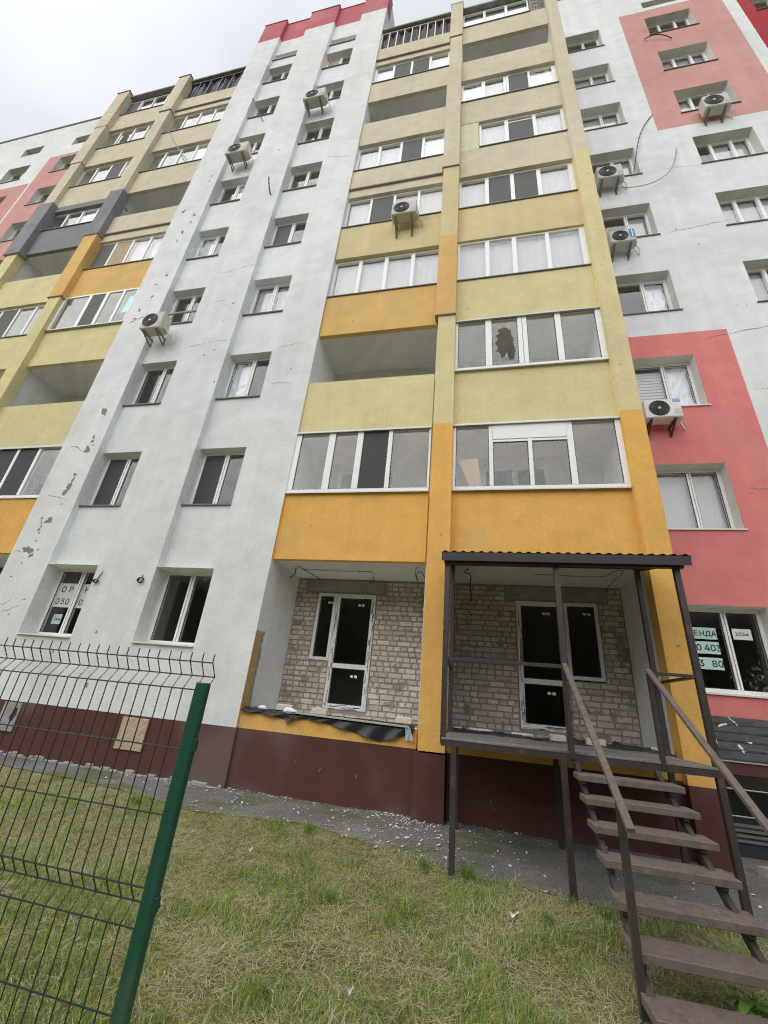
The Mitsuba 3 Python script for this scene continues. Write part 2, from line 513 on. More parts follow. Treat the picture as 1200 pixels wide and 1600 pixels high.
    if wall is not None:
        r = MB()
        y1 = y + .03
        r.quad((x0, wall, z0), (x0, wall, z1), (x0, y1, z1), (x0, y1, z0), rcol)
        r.quad((x1, wall, z1), (x1, wall, z0), (x1, y1, z0), (x1, y1, z1), rcol)
        r.quad((x0, wall, z1), (x1, wall, z1), (x1, y1, z1), (x0, y1, z1), rcol)
        r.quad((x1, wall, z0), (x0, wall, z0), (x0, y1, z0), (x1, y1, z0), rcol)
        r.put('reveal', 'stucco', w)
    if sillk:
        s = MB()
        fy = (wall if wall is not None else min(y, 0.0)) - .035 if sill_y is None else sill_y
        e = sill_over
        s.add([[x0 - e, fy, z0 - .005], [x1 + e, fy, z0 - .005], [x1 + e, y + .004, z0 + .02], [x0 - e, y + .004, z0 + .02],
               [x0 - e, fy, z0 - .03], [x1 + e, fy, z0 - .03], [x1 + e, y + .004, z0 - .006], [x0 - e, y + .004, z0 - .006]],
              [[0, 1, 2], [0, 2, 3], [4, 6, 5], [4, 7, 6], [0, 4, 5], [0, 5, 1], [1, 5, 6], [1, 6, 2], [3, 7, 4], [3, 4, 0]])
        s.put('sill', {'metal': 'sill_metal', 'white': 'sill_white', 'zinc': 'sill_zinc'}[sillk], w)
    return w


def even(n, kinds, m=.016, g=.024):
    w = (1 - 2 * m - (n - 1) * g) / n
    return [(m + i * (w + g), m + i * (w + g) + w, kinds[i]) for i in range(n)]


# --- the white stair tower: three proud pillars, two bays of windows between them
TX = [(-9.82, -8.70), (-7.44, -6.07), (-4.81, -3.69)]
for x0, x1 in TX:
    m = MB()
    m.box(x0, x1, -.05, .40, 1.13, 28.78, WHITE)
    part(m, 'pillar', 'stucco')
    m = MB()
    m.box(x0, x1, -.05, .40, 28.78, 30.62, TOPRED)
    m.box(x0 - .02, x1 + .02, -.075, .40, 30.622, 30.66, TOPRED)
    part(m, 'parapet', 'stucco', 'red painted top of the white tower')
BAYS = [(-8.70, -7.44), (-6.07, -4.81)]
SLIT = (26.82, 27.35)
tower_panes = {
    0: {1: 'gg', 2: 'ng', 3: 'gg', 4: 'gg', 5: 'kg', 6: 'gk', 7: 'gg', 8: 'gg', 9: 'gg'},
    1: {1: 'gg', 2: 'ng', 3: 'kg', 4: 'cc', 5: 'ng', 6: 'gg', 7: 'gg', 8: 'gg', 9: 'bg'}}
for b, (x0, x1) in enumerate(BAYS):
    cuts = []
    for n in range(1, 10):
        cuts += [(sill(n), head(n))]
    cuts.append(SLIT)
    z = 1.13
    for lo, hi in cuts:
        m = MB()
        m.box(x0 + .001, x1 - .001, -.05 if z < 1.2 else .10, .40, z, lo - .003, WHITE)
        part(m, 'wall_panel', 'stucco')
        z = hi + .003
    m = MB()
    m.box(x0, x1, .10, .40, z, 28.74, WHITE)
    part(m, 'wall_panel', 'stucco')
    m = MB()
    m.box(x0, x1, .10, .40, 28.742, 30.62, TOPRED)
    m.box(x0, x1, .075, .40, 30.622, 30.66, TOPRED)
    part(m, 'parapet', 'stucco', 'red painted top of the white tower')
    for n in range(1, 10):
        k = tower_panes[b][n]
        window(x0, x1, sill(n), head(n), .30, [(.045, .435, k[0]), (.52, .955, k[1])], wall=-.048 if n == 1 else .10, sillk='white' if n == 1 else 'metal', gask=n < 4, fw=.06,
               rcol=REVEAL if n == 1 else WHITE, sill_over=0.0, sill_y=-.10 if n == 1 else .055)
    m = MB()
    m.box(x0, x1, .34, .40, SLIT[0], SLIT[1], LOGGIA)
    m.put('attic_vent', 'stucco', B)
    m = MB()
    m.box(x0, x1, .06, .30, SLIT[0] - .03, SLIT[0] - .004)
    m.put('attic_sill', 'sill_metal', B)
# tower flanks above the balcony roofs, tower roof
m = MB()
m.box(-3.80, -3.695, .402, 6.0, 1.13, 30.62, WHITE)
m.box(-9.815, -9.70, .402, 6.0, 1.13, 30.62, WHITE)
part(m, 'tower_flank', 'stucco')
m = MB()
m.box(-9.7, -3.8, .402, 6.0, 30.3, 30.4)
part(m, 'tower_roof', 'concrete')

# --- balcony columns
COLS = {'A': (-3.69, -.87), 'B': (-.45, 2.49), 'D': (-12.63, -9.82), 'C': (-15.93, -13.08)}
PANEL = {'A': {2: OCHRE, 3: PALE, 4: LIGHTOCHRE, 5: KHAKI, 6: BEIGE, 7: BEIGE, 8: BEIGE, 9: BEIGE},
         'B': {2: OCHRE, 3: PALE, 4: PALE, 5: KHAKI, 6: BEIGE, 7: BEIGE, 8: BEIGE, 9: BEIGE},
         'D': {2: OCHRE, 3: PALE, 4: PALE, 5: LIGHTOCHRE, 6: BEIGE, 7: BEIGE, 8: BEIGE, 9: BEIGE},
         'C': {2: OCHRE, 3: PALE, 4: PALE, 5: PALE, 6: GREY, 7: BEIGE, 8: BEIGE, 9: BEIGE}}
GLAZ = {
    'A': {2: (-.03, [(.04, .255, 'g'), (.305, .47, 'g'), (.515, .70, 'n'), (.73, .985, 'g')]), 4: (.10, even(4, 'cccc', .02, .035)), 5: (.12, even(4, 'cncc')),
          6: (.10, even(4, 'ccnk', .02, .03)), 8: (.10, even(4, 'cnnc', .03, .03))},
    'B': {2: (-.04, [(.02, .225, 'g'), (.25, .46, 'g', 0, .70), (.25, .69, 'p', .745, 1), (.485, .69, 'g', 0, .70), (.725, .965, 'g')]),
          3: (-.03, [(.02, .215, 'g'), (.26, .44, 'x'), (.505, .695, 'g'), (.735, .96, 'g')]), 4: (.05, [(.02, .225, 'c'), (.26, .44, 'c'), (.475, .70, 'c'), (.73, .96, 'c')]),
          5: (.10, [(.02, .235, 'c'), (.27, .46, 'n'), (.495, .69, 'n'), (.725, .96, 'c')]), 7: (.10, [(.02, .22, 'k'), (.26, .455, 'c'), (.51, .71, 'n'), (.735, .96, 'k')])},
    'D': {2: (.0, [(.02, .24, 'n'), (.28, .49, 'n'), (.52, .73, 'n'), (.76, .98, 'g')]),
          4: (-.03, [(.04, .36, 'g'), (.40, .58, 'n'), (.62, .80, 'g'), (.83, .98, 't')]), 5: (.10, even(4, 'nbcc')), 7: (.10, even(4, 'gggk')), 8: (.10, even(4, 'gggg'))},
    'C': {2: (.05, even(4, 'gggg')), 4: (.08, even(4, 'gngc')), 6: (.12, even(4, 'ggkg', .02, .03)), 7: (.10, even(4, 'ggng')), 8: (.10, even(4, 'gxgg')), 9: (.12, even(4, 'ncgn'))}}
special = {('A', 6), ('A', 9), ('D', 6), ('D', 9), ('A', 5)}
for c, (x0, x1) in COLS.items():
    for n in range(2, 10):
        col = PANEL[c][n]
        m = MB()
        top = zt(n)
        if (c, n) in {('A', 9), ('D', 9)}:
            m.box(x0, x1, 0, .11, zb(n) + .36, top, col)
            m.box(x0, x1, -.04, .11, zb(n) + .315, zb(n) + .358, MORTAR)
            m.box(x0, x1, .02, .11, zb(n), zb(n) + .313, col)
        elif (c, n) in {('A', 6), ('D', 6)}:
            m.box(x0, x1, 0, .11, zb(n) + .39, top, col)
            m.box(x0, x1, -.03, .11, zb(n) + .345, zb(n) + .388, MORTAR)
            m.box(x0, x1, .03, .11, zb(n), zb(n) + .343, col)
        else:
            m.box(x0, x1, 0, .11, zb(n), top, col)
        if (c, n) == ('C', 6):
            m.box(x0, x1, .0, .11, zb(n + 1) - .02 - .28, zb(n + 1) - .003, GREY)
        part(m, 'balcony_panel', 'stucco', {OCHRE: 'ochre balcony panel', GREY: 'dark grey balcony panel'}.get(col))
        # slab and its ceiling face, white inside
        m = MB()
        m.box(x0, x1, .111, 1.31, zb(n) + .01, zb(n) + .2, CEIL)
        part(m, 'balcony_ceiling', 'stucco')
        if n in GLAZ[c]:
            yy, pn = GLAZ[c][n]
            h = zb(n + 1) - .004
            xa, xb = x0, x1
            if c == 'C' and n == 6:
                h -= .30
            window(xa + (.0 if yy > -.01 else -.0), xb, top + .004, h, yy, pn, sillk='zinc' if n in (2,) or (c, n) == ('B', 3) else 'metal', gask=n < 4 and c in 'AB', sill_over=0,
                   label='balcony glazing with one broken pane' if (c, n) == ('B', 3) else None)
            if n == 2 or (c, n) == ('B', 3):
                f = MB()
                f.add([[xa, yy - .05, h - .05], [xb, yy - .05, h - .05], [xb, .0, h + .02], [xa, .0, h + .02], [xa, yy - .05, h - .075], [xb, yy - .05, h - .075], [xb, -.001, h - .06], [xa, -.001, h - .06]],
                      [[0, 1, 2], [0, 2, 3], [4, 6, 5], [4, 7, 6], [0, 4, 5], [0, 5, 1]])
                part(f, 'flashing', 'sill_zinc')
    # loggia back wall with a window per floor, a dark panel painted as the room behind
    m = MB()
    m.quad((x0, 1.31, 3.92), (x1, 1.31, 3.92), (x1, 1.31, 26.4), (x0, 1.31, 26.4), LOGGIA)
    part(m, 'loggia_wall', 'stucco')
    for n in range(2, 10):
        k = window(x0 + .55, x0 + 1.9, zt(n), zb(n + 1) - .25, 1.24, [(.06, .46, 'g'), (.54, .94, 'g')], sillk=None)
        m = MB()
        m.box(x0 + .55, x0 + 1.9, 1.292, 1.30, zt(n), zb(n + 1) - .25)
        m.put('shade', 'dark_sheet', k)  # dark panel standing in for the unlit room behind the glass
    # roof slab over the top storey
    m = MB()
    m.box(x0 - .0, x1, -.06, 1.31, 26.42, 26.52)
    part(m, 'balcony_roof', 'concrete')

# B6: narrower window beside a cream infill
x0, x1 = COLS['B']
m = MB()
m.box(x0, .09, .012, .10, zt(6) + .02, zb(7) - .003, CREAM)
part(m, 'infill_panel', 'stucco', 'cream infill panel left of the narrower window')
window(.10, x1, zt(6) + .02, zb(7) - .003, .08, [(.03, .31, 'c'), (.355, .64, 'n', 0, .86), (.355, .64, 'g', .90, 1), (.68, .965, 'c')], sill_over=.0)
# B9: shorter glazing and a patch of bare masonry
window(x0, 1.94, zt(9) + .004, 26.35, .10, even(3, 'ccc', .02, .04), sill_over=0)
m = MB()
rr = np.random.default_rng(5)
for i in range(5):
    for j in range(15):
        xa = 1.96 + i * .106
        m.cbox(xa, xa + .098, .04 + .02 * rr.random(), .12, zt(9) + .01 + j * .10, zt(9) + .10 + j * .10, .008)
part(m, 'masonry_patch', 'concrete', 'patch of bare grey masonry at the top right balcony', )
labels[list(scene)[-1]]['kind'] = 'stuff'
# A9 and D9: old thin-barred glazing with cloth behind
for c, cloth, nb in (('A', 'wood_old', 9), ('D', 'tarp', 5)):
    x0, x1 = COLS[c]
    w = numbered(B + '__old_glazing')
    z0, z1 = zt(9), 26.25
    for i in range(nb + 1):
        m = MB()
        x = x0 + .03 + (x1 - x0 - .06) * i / nb
        m.cbox(x - .018, x + .018, .02, .055, z0, z1, .004)
        m.put('bar', 'sill_white' if c == 'A' else 'sill_metal', w)
    m = MB()
    m.cbox(x0, x1, .015, .06, z1, z1 + .06, .004)
    m.cbox(x0, x1, .015, .06, z0, z0 + .05, .004)
    m.put('rail', 'sill_zinc' if c == 'A' else 'sill_metal', w)
    m = MB()
    n = 60
    xx = np.linspace(x0, x1, n)
    for k in range(10):
        za, zc = z0 + (z1 - z0) * k / 10, z0 + (z1 - z0) * (k + 1) / 10
        f = lambda x, z: .12 + .05 * math.sin(x * 17 + .8 * math.sin(z * 3)) + .03 * math.sin(x * 41 + z * 2)
        for i in range(n - 1):
            m.quad((xx[i], f(xx[i], za), za), (xx[i + 1], f(xx[i + 1], za), za), (xx[i + 1], f(xx[i + 1], zc), zc), (xx[i], f(xx[i], zc), zc))
    P('old_cloth', (.16, .145, .14), .9, .2)
    P('dark_tarp', (.05, .05, .065), .5)
    m.put('cloth', 'old_cloth' if c == 'A' else 'dark_tarp', w)
    lab(w, 'old thin barred glazing with grey cloth behind' if c == 'A' else 'old glazing hung with a dark torn tarpaulin')


# pillars between and beside the balconies; (x0, x1, front y, z0, z1, paint)
def pillar(segs, xin):
    for (x0, x1, y, z0, z1, col) in segs:
        m = MB()
        m.box(x0, x1, y, xin[2], z0, z1 - .002, col)
        part(m, 'pillar', 'stucco')
    m = MB()
    m.box(xin[0], xin[1], xin[2], 1.31, 1.13, 26.42, LOGGIA)
    part(m, 'loggia_side_wall', 'stucco')


pillar([(-.83, -.452, -.15, 1.13, 6.66, OCHRE), (-.83, -.452, -.15, 6.66, 9.60, PALE), (-.895, -.452, -.18, 9.60, 12.35, LIGHTOCHRE), (-.88, -.452, -.17, 12.35, 15.40, KHAKI),
        (-.905, -.452, -.20, 15.40, 20.52, BEIGE), (-.87, -.452, -.17, 20.52, 23.76, BEIGE), (-.895, -.452, -.20, 23.76, 26.62, BEIGE)], (-.872, -.448, .112))
pillar([(2.475, 2.83, -.15, 1.10, 6.74, OCHRE), (2.475, 2.83, -.15, 6.74, 15.12, PALE), (2.475, 2.83, -.15, 15.12, 26.62, BEIGE)], (2.492, 2.83, .112))
pillar([(-13.05, -12.60, -.15, 1.13, 6.66, OCHRE), (-13.05, -12.60, -.15, 6.66, 12.25, PALE), (-13.10, -12.56, -.18, 12.25, 15.28, LIGHTOCHRE), (-13.12, -12.54, -.20, 15.28, 17.85, GREY),
        (-13.10, -12.58, -.17, 17.85, 23.62, BEIGE), (-13.13, -12.56, -.20, 23.62, 26.62, BEIGE)], (-13.08, -12.63, .112))
pillar([(-16.40, -15.90, -.15, 1.13, 12.25, PALE), (-16.40, -15.90, -.15, 12.25, 15.0, PALE), (-16.50, -15.80, -.20, 15.0, 17.95, GREY), (-16.42, -15.90, -.15, 17.95, 20.8, BEIGE), (-16.46, -15.86, -.18, 20.8, 23.6, BEIGE),
        (-16.5, -15.84, -.2, 23.6, 26.65, BEIGE)], (-16.38, -15.93, .112))
# dark edging where pillar sections step out, cornice caps
for (x0, x1, y, z) in ((-.90, -.45, -.19, 9.575), (-.91, -.45, -.205, 15.375), (-.90, -.45, -.205, 23.735), (-13.11, -12.55, -.19, 12.225), (-13.13, -12.53, -.21, 15.255), (-13.14, -12.55, -.21, 23.595),
                      (-13.16, -12.53, -.23, 26.625), (-16.52, -15.79, -.21, 14.97), (-16.53, -15.81, -.23, 26.655), (-.91, -.44, -.21, 26.625)):
    m = MB()
    m.box(x0 - .004, x1 + .004, y, .0, z, z + .024, MORTAR)
    part(m, 'ledge', 'stucco')

# --- plain walls right and far left
EW = [(3.20, 4.685), (6.26, 7.785), (9.6, 11.1)]
holesR = [(a, b, sill(n), head(n)) for (a, b) in EW for n in range(1, 10)] + [(a + .1, b - .1, 27.0, 27.5) for a, b in EW[1:]] + [(3.02, 6.2, .0, 1.42)]


def niche(m, x0, x1, z0, z1, y0=1.31, y1=1.52):
    m.quad((x0, y0, z0), (x0, y0, z1), (x0, y1, z1), (x0, y1, z0), REVEAL)
    m.quad((x1, y0, z1), (x1, y0, z0), (x1, y1, z0), (x1, y1, z1), REVEAL)
    m.quad((x0, y0, z1), (x1, y0, z1), (x1, y1, z1), (x0, y1, z1), REVEAL)
    m.quad((x1, y0, z0), (x0, y0, z0), (x0, y1, z0), (x1, y1, z0), REVEAL)
    m.quad((x0, y1, z0), (x1, y1, z0), (x1, y1, z1), (x0, y1, z1), GREY)


def colR(x, z):
    if z < 9.95 and z > 1.2 and x < 5.46:
        return RED
    if 18.36 < z < 26.75 and 5.46 < x < 8.84:
        return PINK
    if z > 20.2 and x > 9.22:
        return DARKRED
    if z < 1.2:
        return MAROON
    return WHITE


for k, mb in wall_grid(2.832, 14.0, 0.25, TOP, 1.31, holesR, colR, ycuts=(1.2, 9.95, 18.36, 26.75, 20.2), xcuts=(5.46, 8.84, 9.22)).items():
    part(mb, 'wall', 'stucco', {RED: 'red painted wall field', PINK: 'pale pink wall field', DARKRED: 'deep red wall field at the top right', MAROON: 'maroon plinth'}.get(k, 'white plaster wall'))
paneE = {1: ['g', 'g'], 2: ['s', 'g'], 3: ['l', 'k'], 4: ['g', 'k'], 5: ['g', 'c'], 6: ['g', 'c'], 7: ['c', 'c'], 8: ['c', 'c'], 9: ['g', 'g']}
for n in range(1, 10):
    a, b = EW[0]
    k = paneE[n]
    if n == 2:
        k = ['c', 'c']  # pale sheets added here stand in for the glass reflecting the sky
    window(a, b, sill(n), head(n), 1.555, [(.04, .60, k[0]), (.655, .96, k[1])], wall=1.31, sillk='white' if n < 4 else 'metal', gask=n < 4, sill_over=.04, fw=.065)
    a, b = EW[1]
    window(a, b, sill(n), head(n), 1.555, [(.04, .33, 'c' if n in (4, 5, 7, 8) else 'g'), (.38, .68, 'c' if n in (5, 6, 8) else 'g'), (.73, .96, 'c' if n in (4, 5, 6, 8) else 'g')], wall=1.31, sillk='metal', sill_over=.04)
    a, b = EW[2]
    window(a, b, sill(n), head(n), 1.555, [(.04, .48, 'g'), (.52, .96, 'g')], wall=1.31, sillk='metal', sill_over=.04)
for a, b in EW[1:]:
    m = MB()
    niche(m, a + .1, b - .1, 27.0, 27.5)
    part(m, 'attic_vent', 'stucco')
# a narrow unpainted jointing band left of the deep red field
LW = [(-18.17, -16.7), (-21.26, -19.74), (-24.75, -23.2), (-28.3, -26.8)]
holesL = [(a, b, sill(n), head(n)) for (a, b) in LW for n in range(1, 10)] + [(a + .1, b - .1, 27.25, 28.0) for a, b in LW]


def colL(x, z):
    if z < 1.2:
        return MAROON
    if x > -22.08 and z < 26.36:
        return PINK
    if -30 < x < -22.2 and z < 24.05:
        return PINK
    return WHITE


for k, mb in wall_grid(-40, -16.382, 0.25, TOP, 1.31, holesL, colL, ycuts=(1.2, 26.36, 24.05), xcuts=(-22.08, -22.2, -30)).items():
    part(mb, 'wall', 'stucco', {PINK: 'pale pink wall field', MAROON: 'maroon plinth'}.get(k, 'white plaster wall'))
for i, (a, b) in enumerate(LW):
    for n in range(4, 10):
        window(a, b, sill(n), head(n), 1.555, [(.05, .47, 'g'), (.53, .95, 'c' if (n + i) % 3 == 0 else 'g')], wall=1.31, sillk='metal', sill_over=.03)
    m = MB()
    niche(m, a + .1, b - .1, 27.25, 28.0)
    part(m, 'attic_vent', 'stucco')
# flank walls, roof, rear and the rooms behind the windows
m = MB()
m.box(-40, -9.815, 1.32, 9, TOP - .25, TOP)
m.box(-3.695, 14, 1.32, 9, TOP - .25, TOP)
m.box(-40, 14, 1.26, 1.32, TOP + .002, TOP + .08)
part(m, 'roof', 'concrete')
m = MB()
m.box(-40, 14, 9.0, 9.3, 0, TOP, WHITE)
m.box(-40.2, -40, 1.31, 9.3, 0, TOP, WHITE)
m.box(14, 14.2, 1.31, 9.3, 0, TOP, WHITE)
part(m, 'outer_wall', 'stucco')
m = MB()
for n in range(0, 10):
    z = 1.15 + 2.8 * n
    m.box(-9.7, -3.8, .46, 5.2, z - .2, z)
    m.box(2.85, 14, 1.7, 5.2, z - .2, z)
    m.box(-40, -9.83, 1.7, 5.2, z - .2, z)
for x in (-9.68, -6.85, -6.6, -3.9):
    m.box(x, x + .1, .47, 5.2, 1.2, 28)
for x in (2.84, 5.4, 8.6, 12):
    m.box(x, x + .1, 1.72, 5.2, 1.2, 28)
for x in (-30, -26, -22.2, -18.9, -16.5):
    m.box(x, x + .1, 1.72, 5.2, 1.2, 28)
m.box(-40, 14, 5.2, 5.3, 0, 28)
lab(part(m, 'interior', 'room'), 'dim rooms behind the windows', kind='stuff')

# --- plinth, ground floor
m = MB()
m.box(-9.83, -3.675, -.06, .38, -.2, 1.128, MAROON)
part(m, 'plinth', 'stucco', 'maroon plinth of the white tower')
for c in 'ABDC':
    x0, x1 = COLS[c]
    m = MB()
    m.box(x0 + .016, x1, .0, .38, -.2, 1.128, MAROON)
    part(m, 'plinth', 'stucco', 'maroon plinth below the balconies')
    m = MB()
    m.box(x0, x1, .0, .14, 1.13, 1.38, OCHRE)
    m.box(x0, x1, .141, 1.6, 1.15, 1.34, LOGGIA)
    part(m, 'sill_wall', 'stucco', 'low ochre wall below the ground floor opening')
for x0, x1 in ((-.875, -.448), (2.47, 2.835), (-13.08, -12.6), (-16.4, -15.9)):
    m = MB()
    m.box(x0, x1, -.16, .38, -.2, 1.105, MAROON)
    part(m, 'plinth', 'stucco', 'maroon plinth of a pillar')
# far left ground floor: dark shop front
m = MB()
m.box(-15.93, -9.83, 1.2, 1.31, 1.34, 3.92)
P('shop_brown', (.07, .055, .05), .4)
part(m, 'shop_front', 'shop_brown')
# tower side face in ochre next to balcony A, peeled foam strip beside the opening
for n in range(2, 10):
    m = MB()
    m.quad((-3.688, -.0495, zb(n)), (-3.688, .0, zb(n)), (-3.688, .0, zt(n)), (-3.688, -.0495, zt(n)), PANEL['A'][n])
    part(m, 'edge_strip', 'stucco')
m = MB()
m.quad((-3.688, -.0495, 1.13), (-3.688, .0, 1.13), (-3.688, .0, 1.39), (-3.688, -.0495, 1.39), OCHRE)
part(m, 'edge_strip', 'stucco')
m = MB()
zz = np.linspace(1.39, 2.62, 22)
rr = np.random.default_rng(3)
for i in range(21):
    d0, d1 = .012 + .02 * rr.random(), .012 + .02 * rr.random()
    m.quad((-3.686 + d0 * .4, -.05, zz[i]), (-3.686 + d1 * .4, .10 + d0, zz[i]), (-3.686 + d0 * .4, .10 + d1, zz[i + 1]), (-3.686 + d1 * .4, -.05, zz[i + 1]))
part(m, 'insulation_strip', 'foam', 'torn edge showing yellow insulation foam beside the opening')
m = MB()
for i in range(21):
    d0 = .03 * rr.random()
    m.box(-3.69, -3.66 + .02 * rr.random(), .12, .165 + d0, zz[i], zz[i + 1] + .001)
part(m, 'mortar_strip', 'mortar')
m = MB()
m.box(-3.80, -3.692, -.04, 1.31, 1.13, 3.92, LOGGIA)
part(m, 'loggia_side_wall', 'stucco')


# brick walls of the two ground floor openings
def brick_wall(x0, x1, openings, lintel, seed, budget):
    w = numbered(B + '__brick_wall')
    m = MB()
    holes = openings
    for k, mb in wall_grid(x0, x1, 1.34, 3.92, 1.322, holes, lambda x, z: 0).items():
        mb.put('mortar_bed', 'mortar', w)
    r = np.random.default_rng(seed)
    course = .0945
    rest = MB()
    z, row, made = 1.35, 0, 0
    while z + course < 3.93:
        L = .262 if row % 2 == 0 else .1335
        if r.random() < .2:
            L = .262 if L < .2 else .1335
        x = x0 - r.random() * L
        while x < x1:
            ll = L if r.random() > .12 else (.1335 if L > .2 else .20)
            a, b = max(x + .004, x0 + .002), min(x + ll - .006, x1 - .002)
            x += ll
            segs = [(a, b)]
            for (h0, h1, hz0, hz1) in holes + lintel:
                new = []
                for (s0, s1) in segs:
                    if z + course - .012 < hz0 - .01 or z > hz1 + .01:
                        new.append((s0, s1))
                        continue
                    if s0 < h0 - .01:
                        new.append((s0, min(s1, h0 - .01)))
                    if s1 > h1 + .01:
                        new.append((max(s0, h1 + .01), s1))
                segs = [s for s in new if s[1] - s[0] > .03]
            for s0, s1 in segs:
                d = (r.random() - .5) * .014
                q = MB()
                j = lambda: (r.random() - .5) * .011
                zz0, zz1 = z + j() * .6, z + course - .013 + j() * .6
                y0 = 1.308 + d
                ch = .006 + .006 * r.random()
                sl = j()
                vv = [[s0 + j(), 1.34, zz0], [s1 + j(), 1.34, zz0], [s1 + j(), 1.34, zz1 + sl], [s0 + j(), 1.34, zz1],
                      [s0 + ch + abs(j()), y0 + j() * .5, zz0 + ch], [s1 - ch - abs(j()), y0 + j() * .5, zz0 + ch], [s1 - ch - abs(j()), y0 + j() * .5, zz1 - ch + sl], [s0 + ch + abs(j()), y0 + j() * .5, zz1 - ch]]
                ff = [[4, 5, 6], [4, 6, 7], [0, 1, 5], [0, 5, 4], [1, 2, 6], [1, 6, 5], [2, 3, 7], [2, 7, 6], [3, 0, 4], [3, 4, 7]]
                t = float(np.clip(.55 + .35 * r.standard_normal(), 0, 1))
                if made < budget and s1 - s0 > .09:
                    q.add(vv, ff, t)
                    q.put('brick', 'brick', w)
                    made += 1
                else:
                    rest.add(vv, ff, t)
        z += course
        row += 1
    k = rest.put('small_bricks', 'brick', w)
    lab(k, 'bricks of the wall', kind='stuff')
    for (h0, h1, a, b) in lintel:
        q = MB()
        q.cbox(h0, h1, 1.295, 1.33, a, b, .006)
        q.put('lintel', 'concrete', w)
    return w


brick_wall(-3.69, -.87, [(-2.80, -1.98, 1.50, 3.62), (-3.21, -2.80, 2.32, 3.62)], [(-3.50, -1.83, 3.655, 3.90)], 1, 150)
brick_wall(-.45, 2.49, [(.68, 1.50, 1.50, 3.62), (1.50, 2.08, 2.30, 3.62)], [(.50, 2.25, 3.655, 3.90)], 2, 150)


def balcony_door(xd0, xd1, xw0, xw1, label):
    d = numbered(B + '__balcony_door')
    lab(d, label)
    fr, fm = MB(), MB()
    y = 1.30
    z0, z1, zw = 1.50, 3.62, 2.32

    def ring(x0, x1, za, zc, w=.085):
        for q in ((x0, x0 + w, za, zc), (x1 - w, x1, za, zc), (x0 + w, x1 - w, za, za + w), (x0 + w, x1 - w, zc - w, zc)):
            fr.cbox(q[0], q[1], y, y + .07, q[2], q[3], .004)

    ring(xd0, xd1, z0, z1)
    fr.cbox(xd0 + .085, xd1 - .085, y - .003, y + .07, 2.20, 2.285, .004)
    ring(xw0, xw1, zw, z1, .06)
    for (a, b, za, zc) in ((xd0 + .085, xd1 - .085, z0 + .085, 2.20), (xd0 + .085, xd1 - .085, 2.285, z1 - .085), (xw0 + .06, xw1 - .06, zw + .06, z1 - .06)):
        g = MB()
        for yy in (y + .026,):
            g.quad((a, yy, za), (b, yy, za), (b, yy, zc), (a, yy, zc))
        g.put('pane', 'glass', d)
        for q in ((a, a + .01, za, zc), (b - .01, b, za, zc), (a + .01, b - .01, za, za + .01), (a + .01, b - .01, zc - .01, zc)):
            fm.box(q[0], q[1], y + .01, y + .02, q[2], q[3])
        st = MB()
        for k in range(2):
            st.box(a + .58 * (b - a) + .075 * k, a + .58 * (b - a) + .075 * k + .055, y + .0235, y + .025, zc - .15, zc - .105)
        st.put('sticker', 'sticker_white', d)
    fr.put('frame', 'frame_white', d)
    lab(fm.put('gasket', 'gasket', d), 'thin dark rubber seals round the panes and dark strips painted as sash grooves', kind='stuff')
    # torn protective film left on the frame
    t = MB()
    r = np.random.default_rng(int(abs(xd0) * 100))
    for (a, b, za, zc) in ((xd0, xd0 + .085, z0, z1), (xd1 - .085, xd1, z0, z1), (xd0, xd1, z0, z0 + .085)):
        for k in range(26):
            if b - a < .2:
                x, z = a + .01 + .065 * r.random(), za + (zc - za - .2) * r.random()
                t.quad((x, y - .004, z), (x + .007, y - .004, z), (x + .004 + .01 * r.random(), y - .004, z + .08 + .15 * r.random()), (x, y - .004, z + .1))
            elif k < 14:
                x, z = a + (b - a - .2) * r.random(), za + .07 * r.random()
                t.quad((x, y - .004, z), (x + .1 + .1 * r.random(), y - .004, z + .004), (x + .1, y - .004, z + .009), (x, y - .004, z + .007))
    lab(t.put('torn_film', 'gasket', d), 'torn edges of dark protective film', kind='stuff')


balcony_door(-2.80, -1.985, -3.205, -2.805, 'white balcony door with a narrow side window in the left brick wall')
balcony_door(.685, 1.495, 1.505, 2.075, 'white balcony door with a side window behind the porch')
m = MB()
m.box(-3.6, 2.4, 1.7, 4.4, 1.1, 1.2)
m.box(-3.69, 2.49, 4.4, 4.5, 1.1, 4)
m.box(-3.8, -3.69, 1.5, 4.5, 1.1, 4)
m.box(2.49, 2.6, 1.5, 4.5, 1.1, 4)
m.box(-.7, -.6, 1.5, 4.5, 1.1, 4)
m.box(-3.69, 2.49, 1.55, 4.5, 3.92, 4.05)
lab(part(m, 'interior', 'room'), 'dark unfinished room behind the balcony doors', kind='stuff')

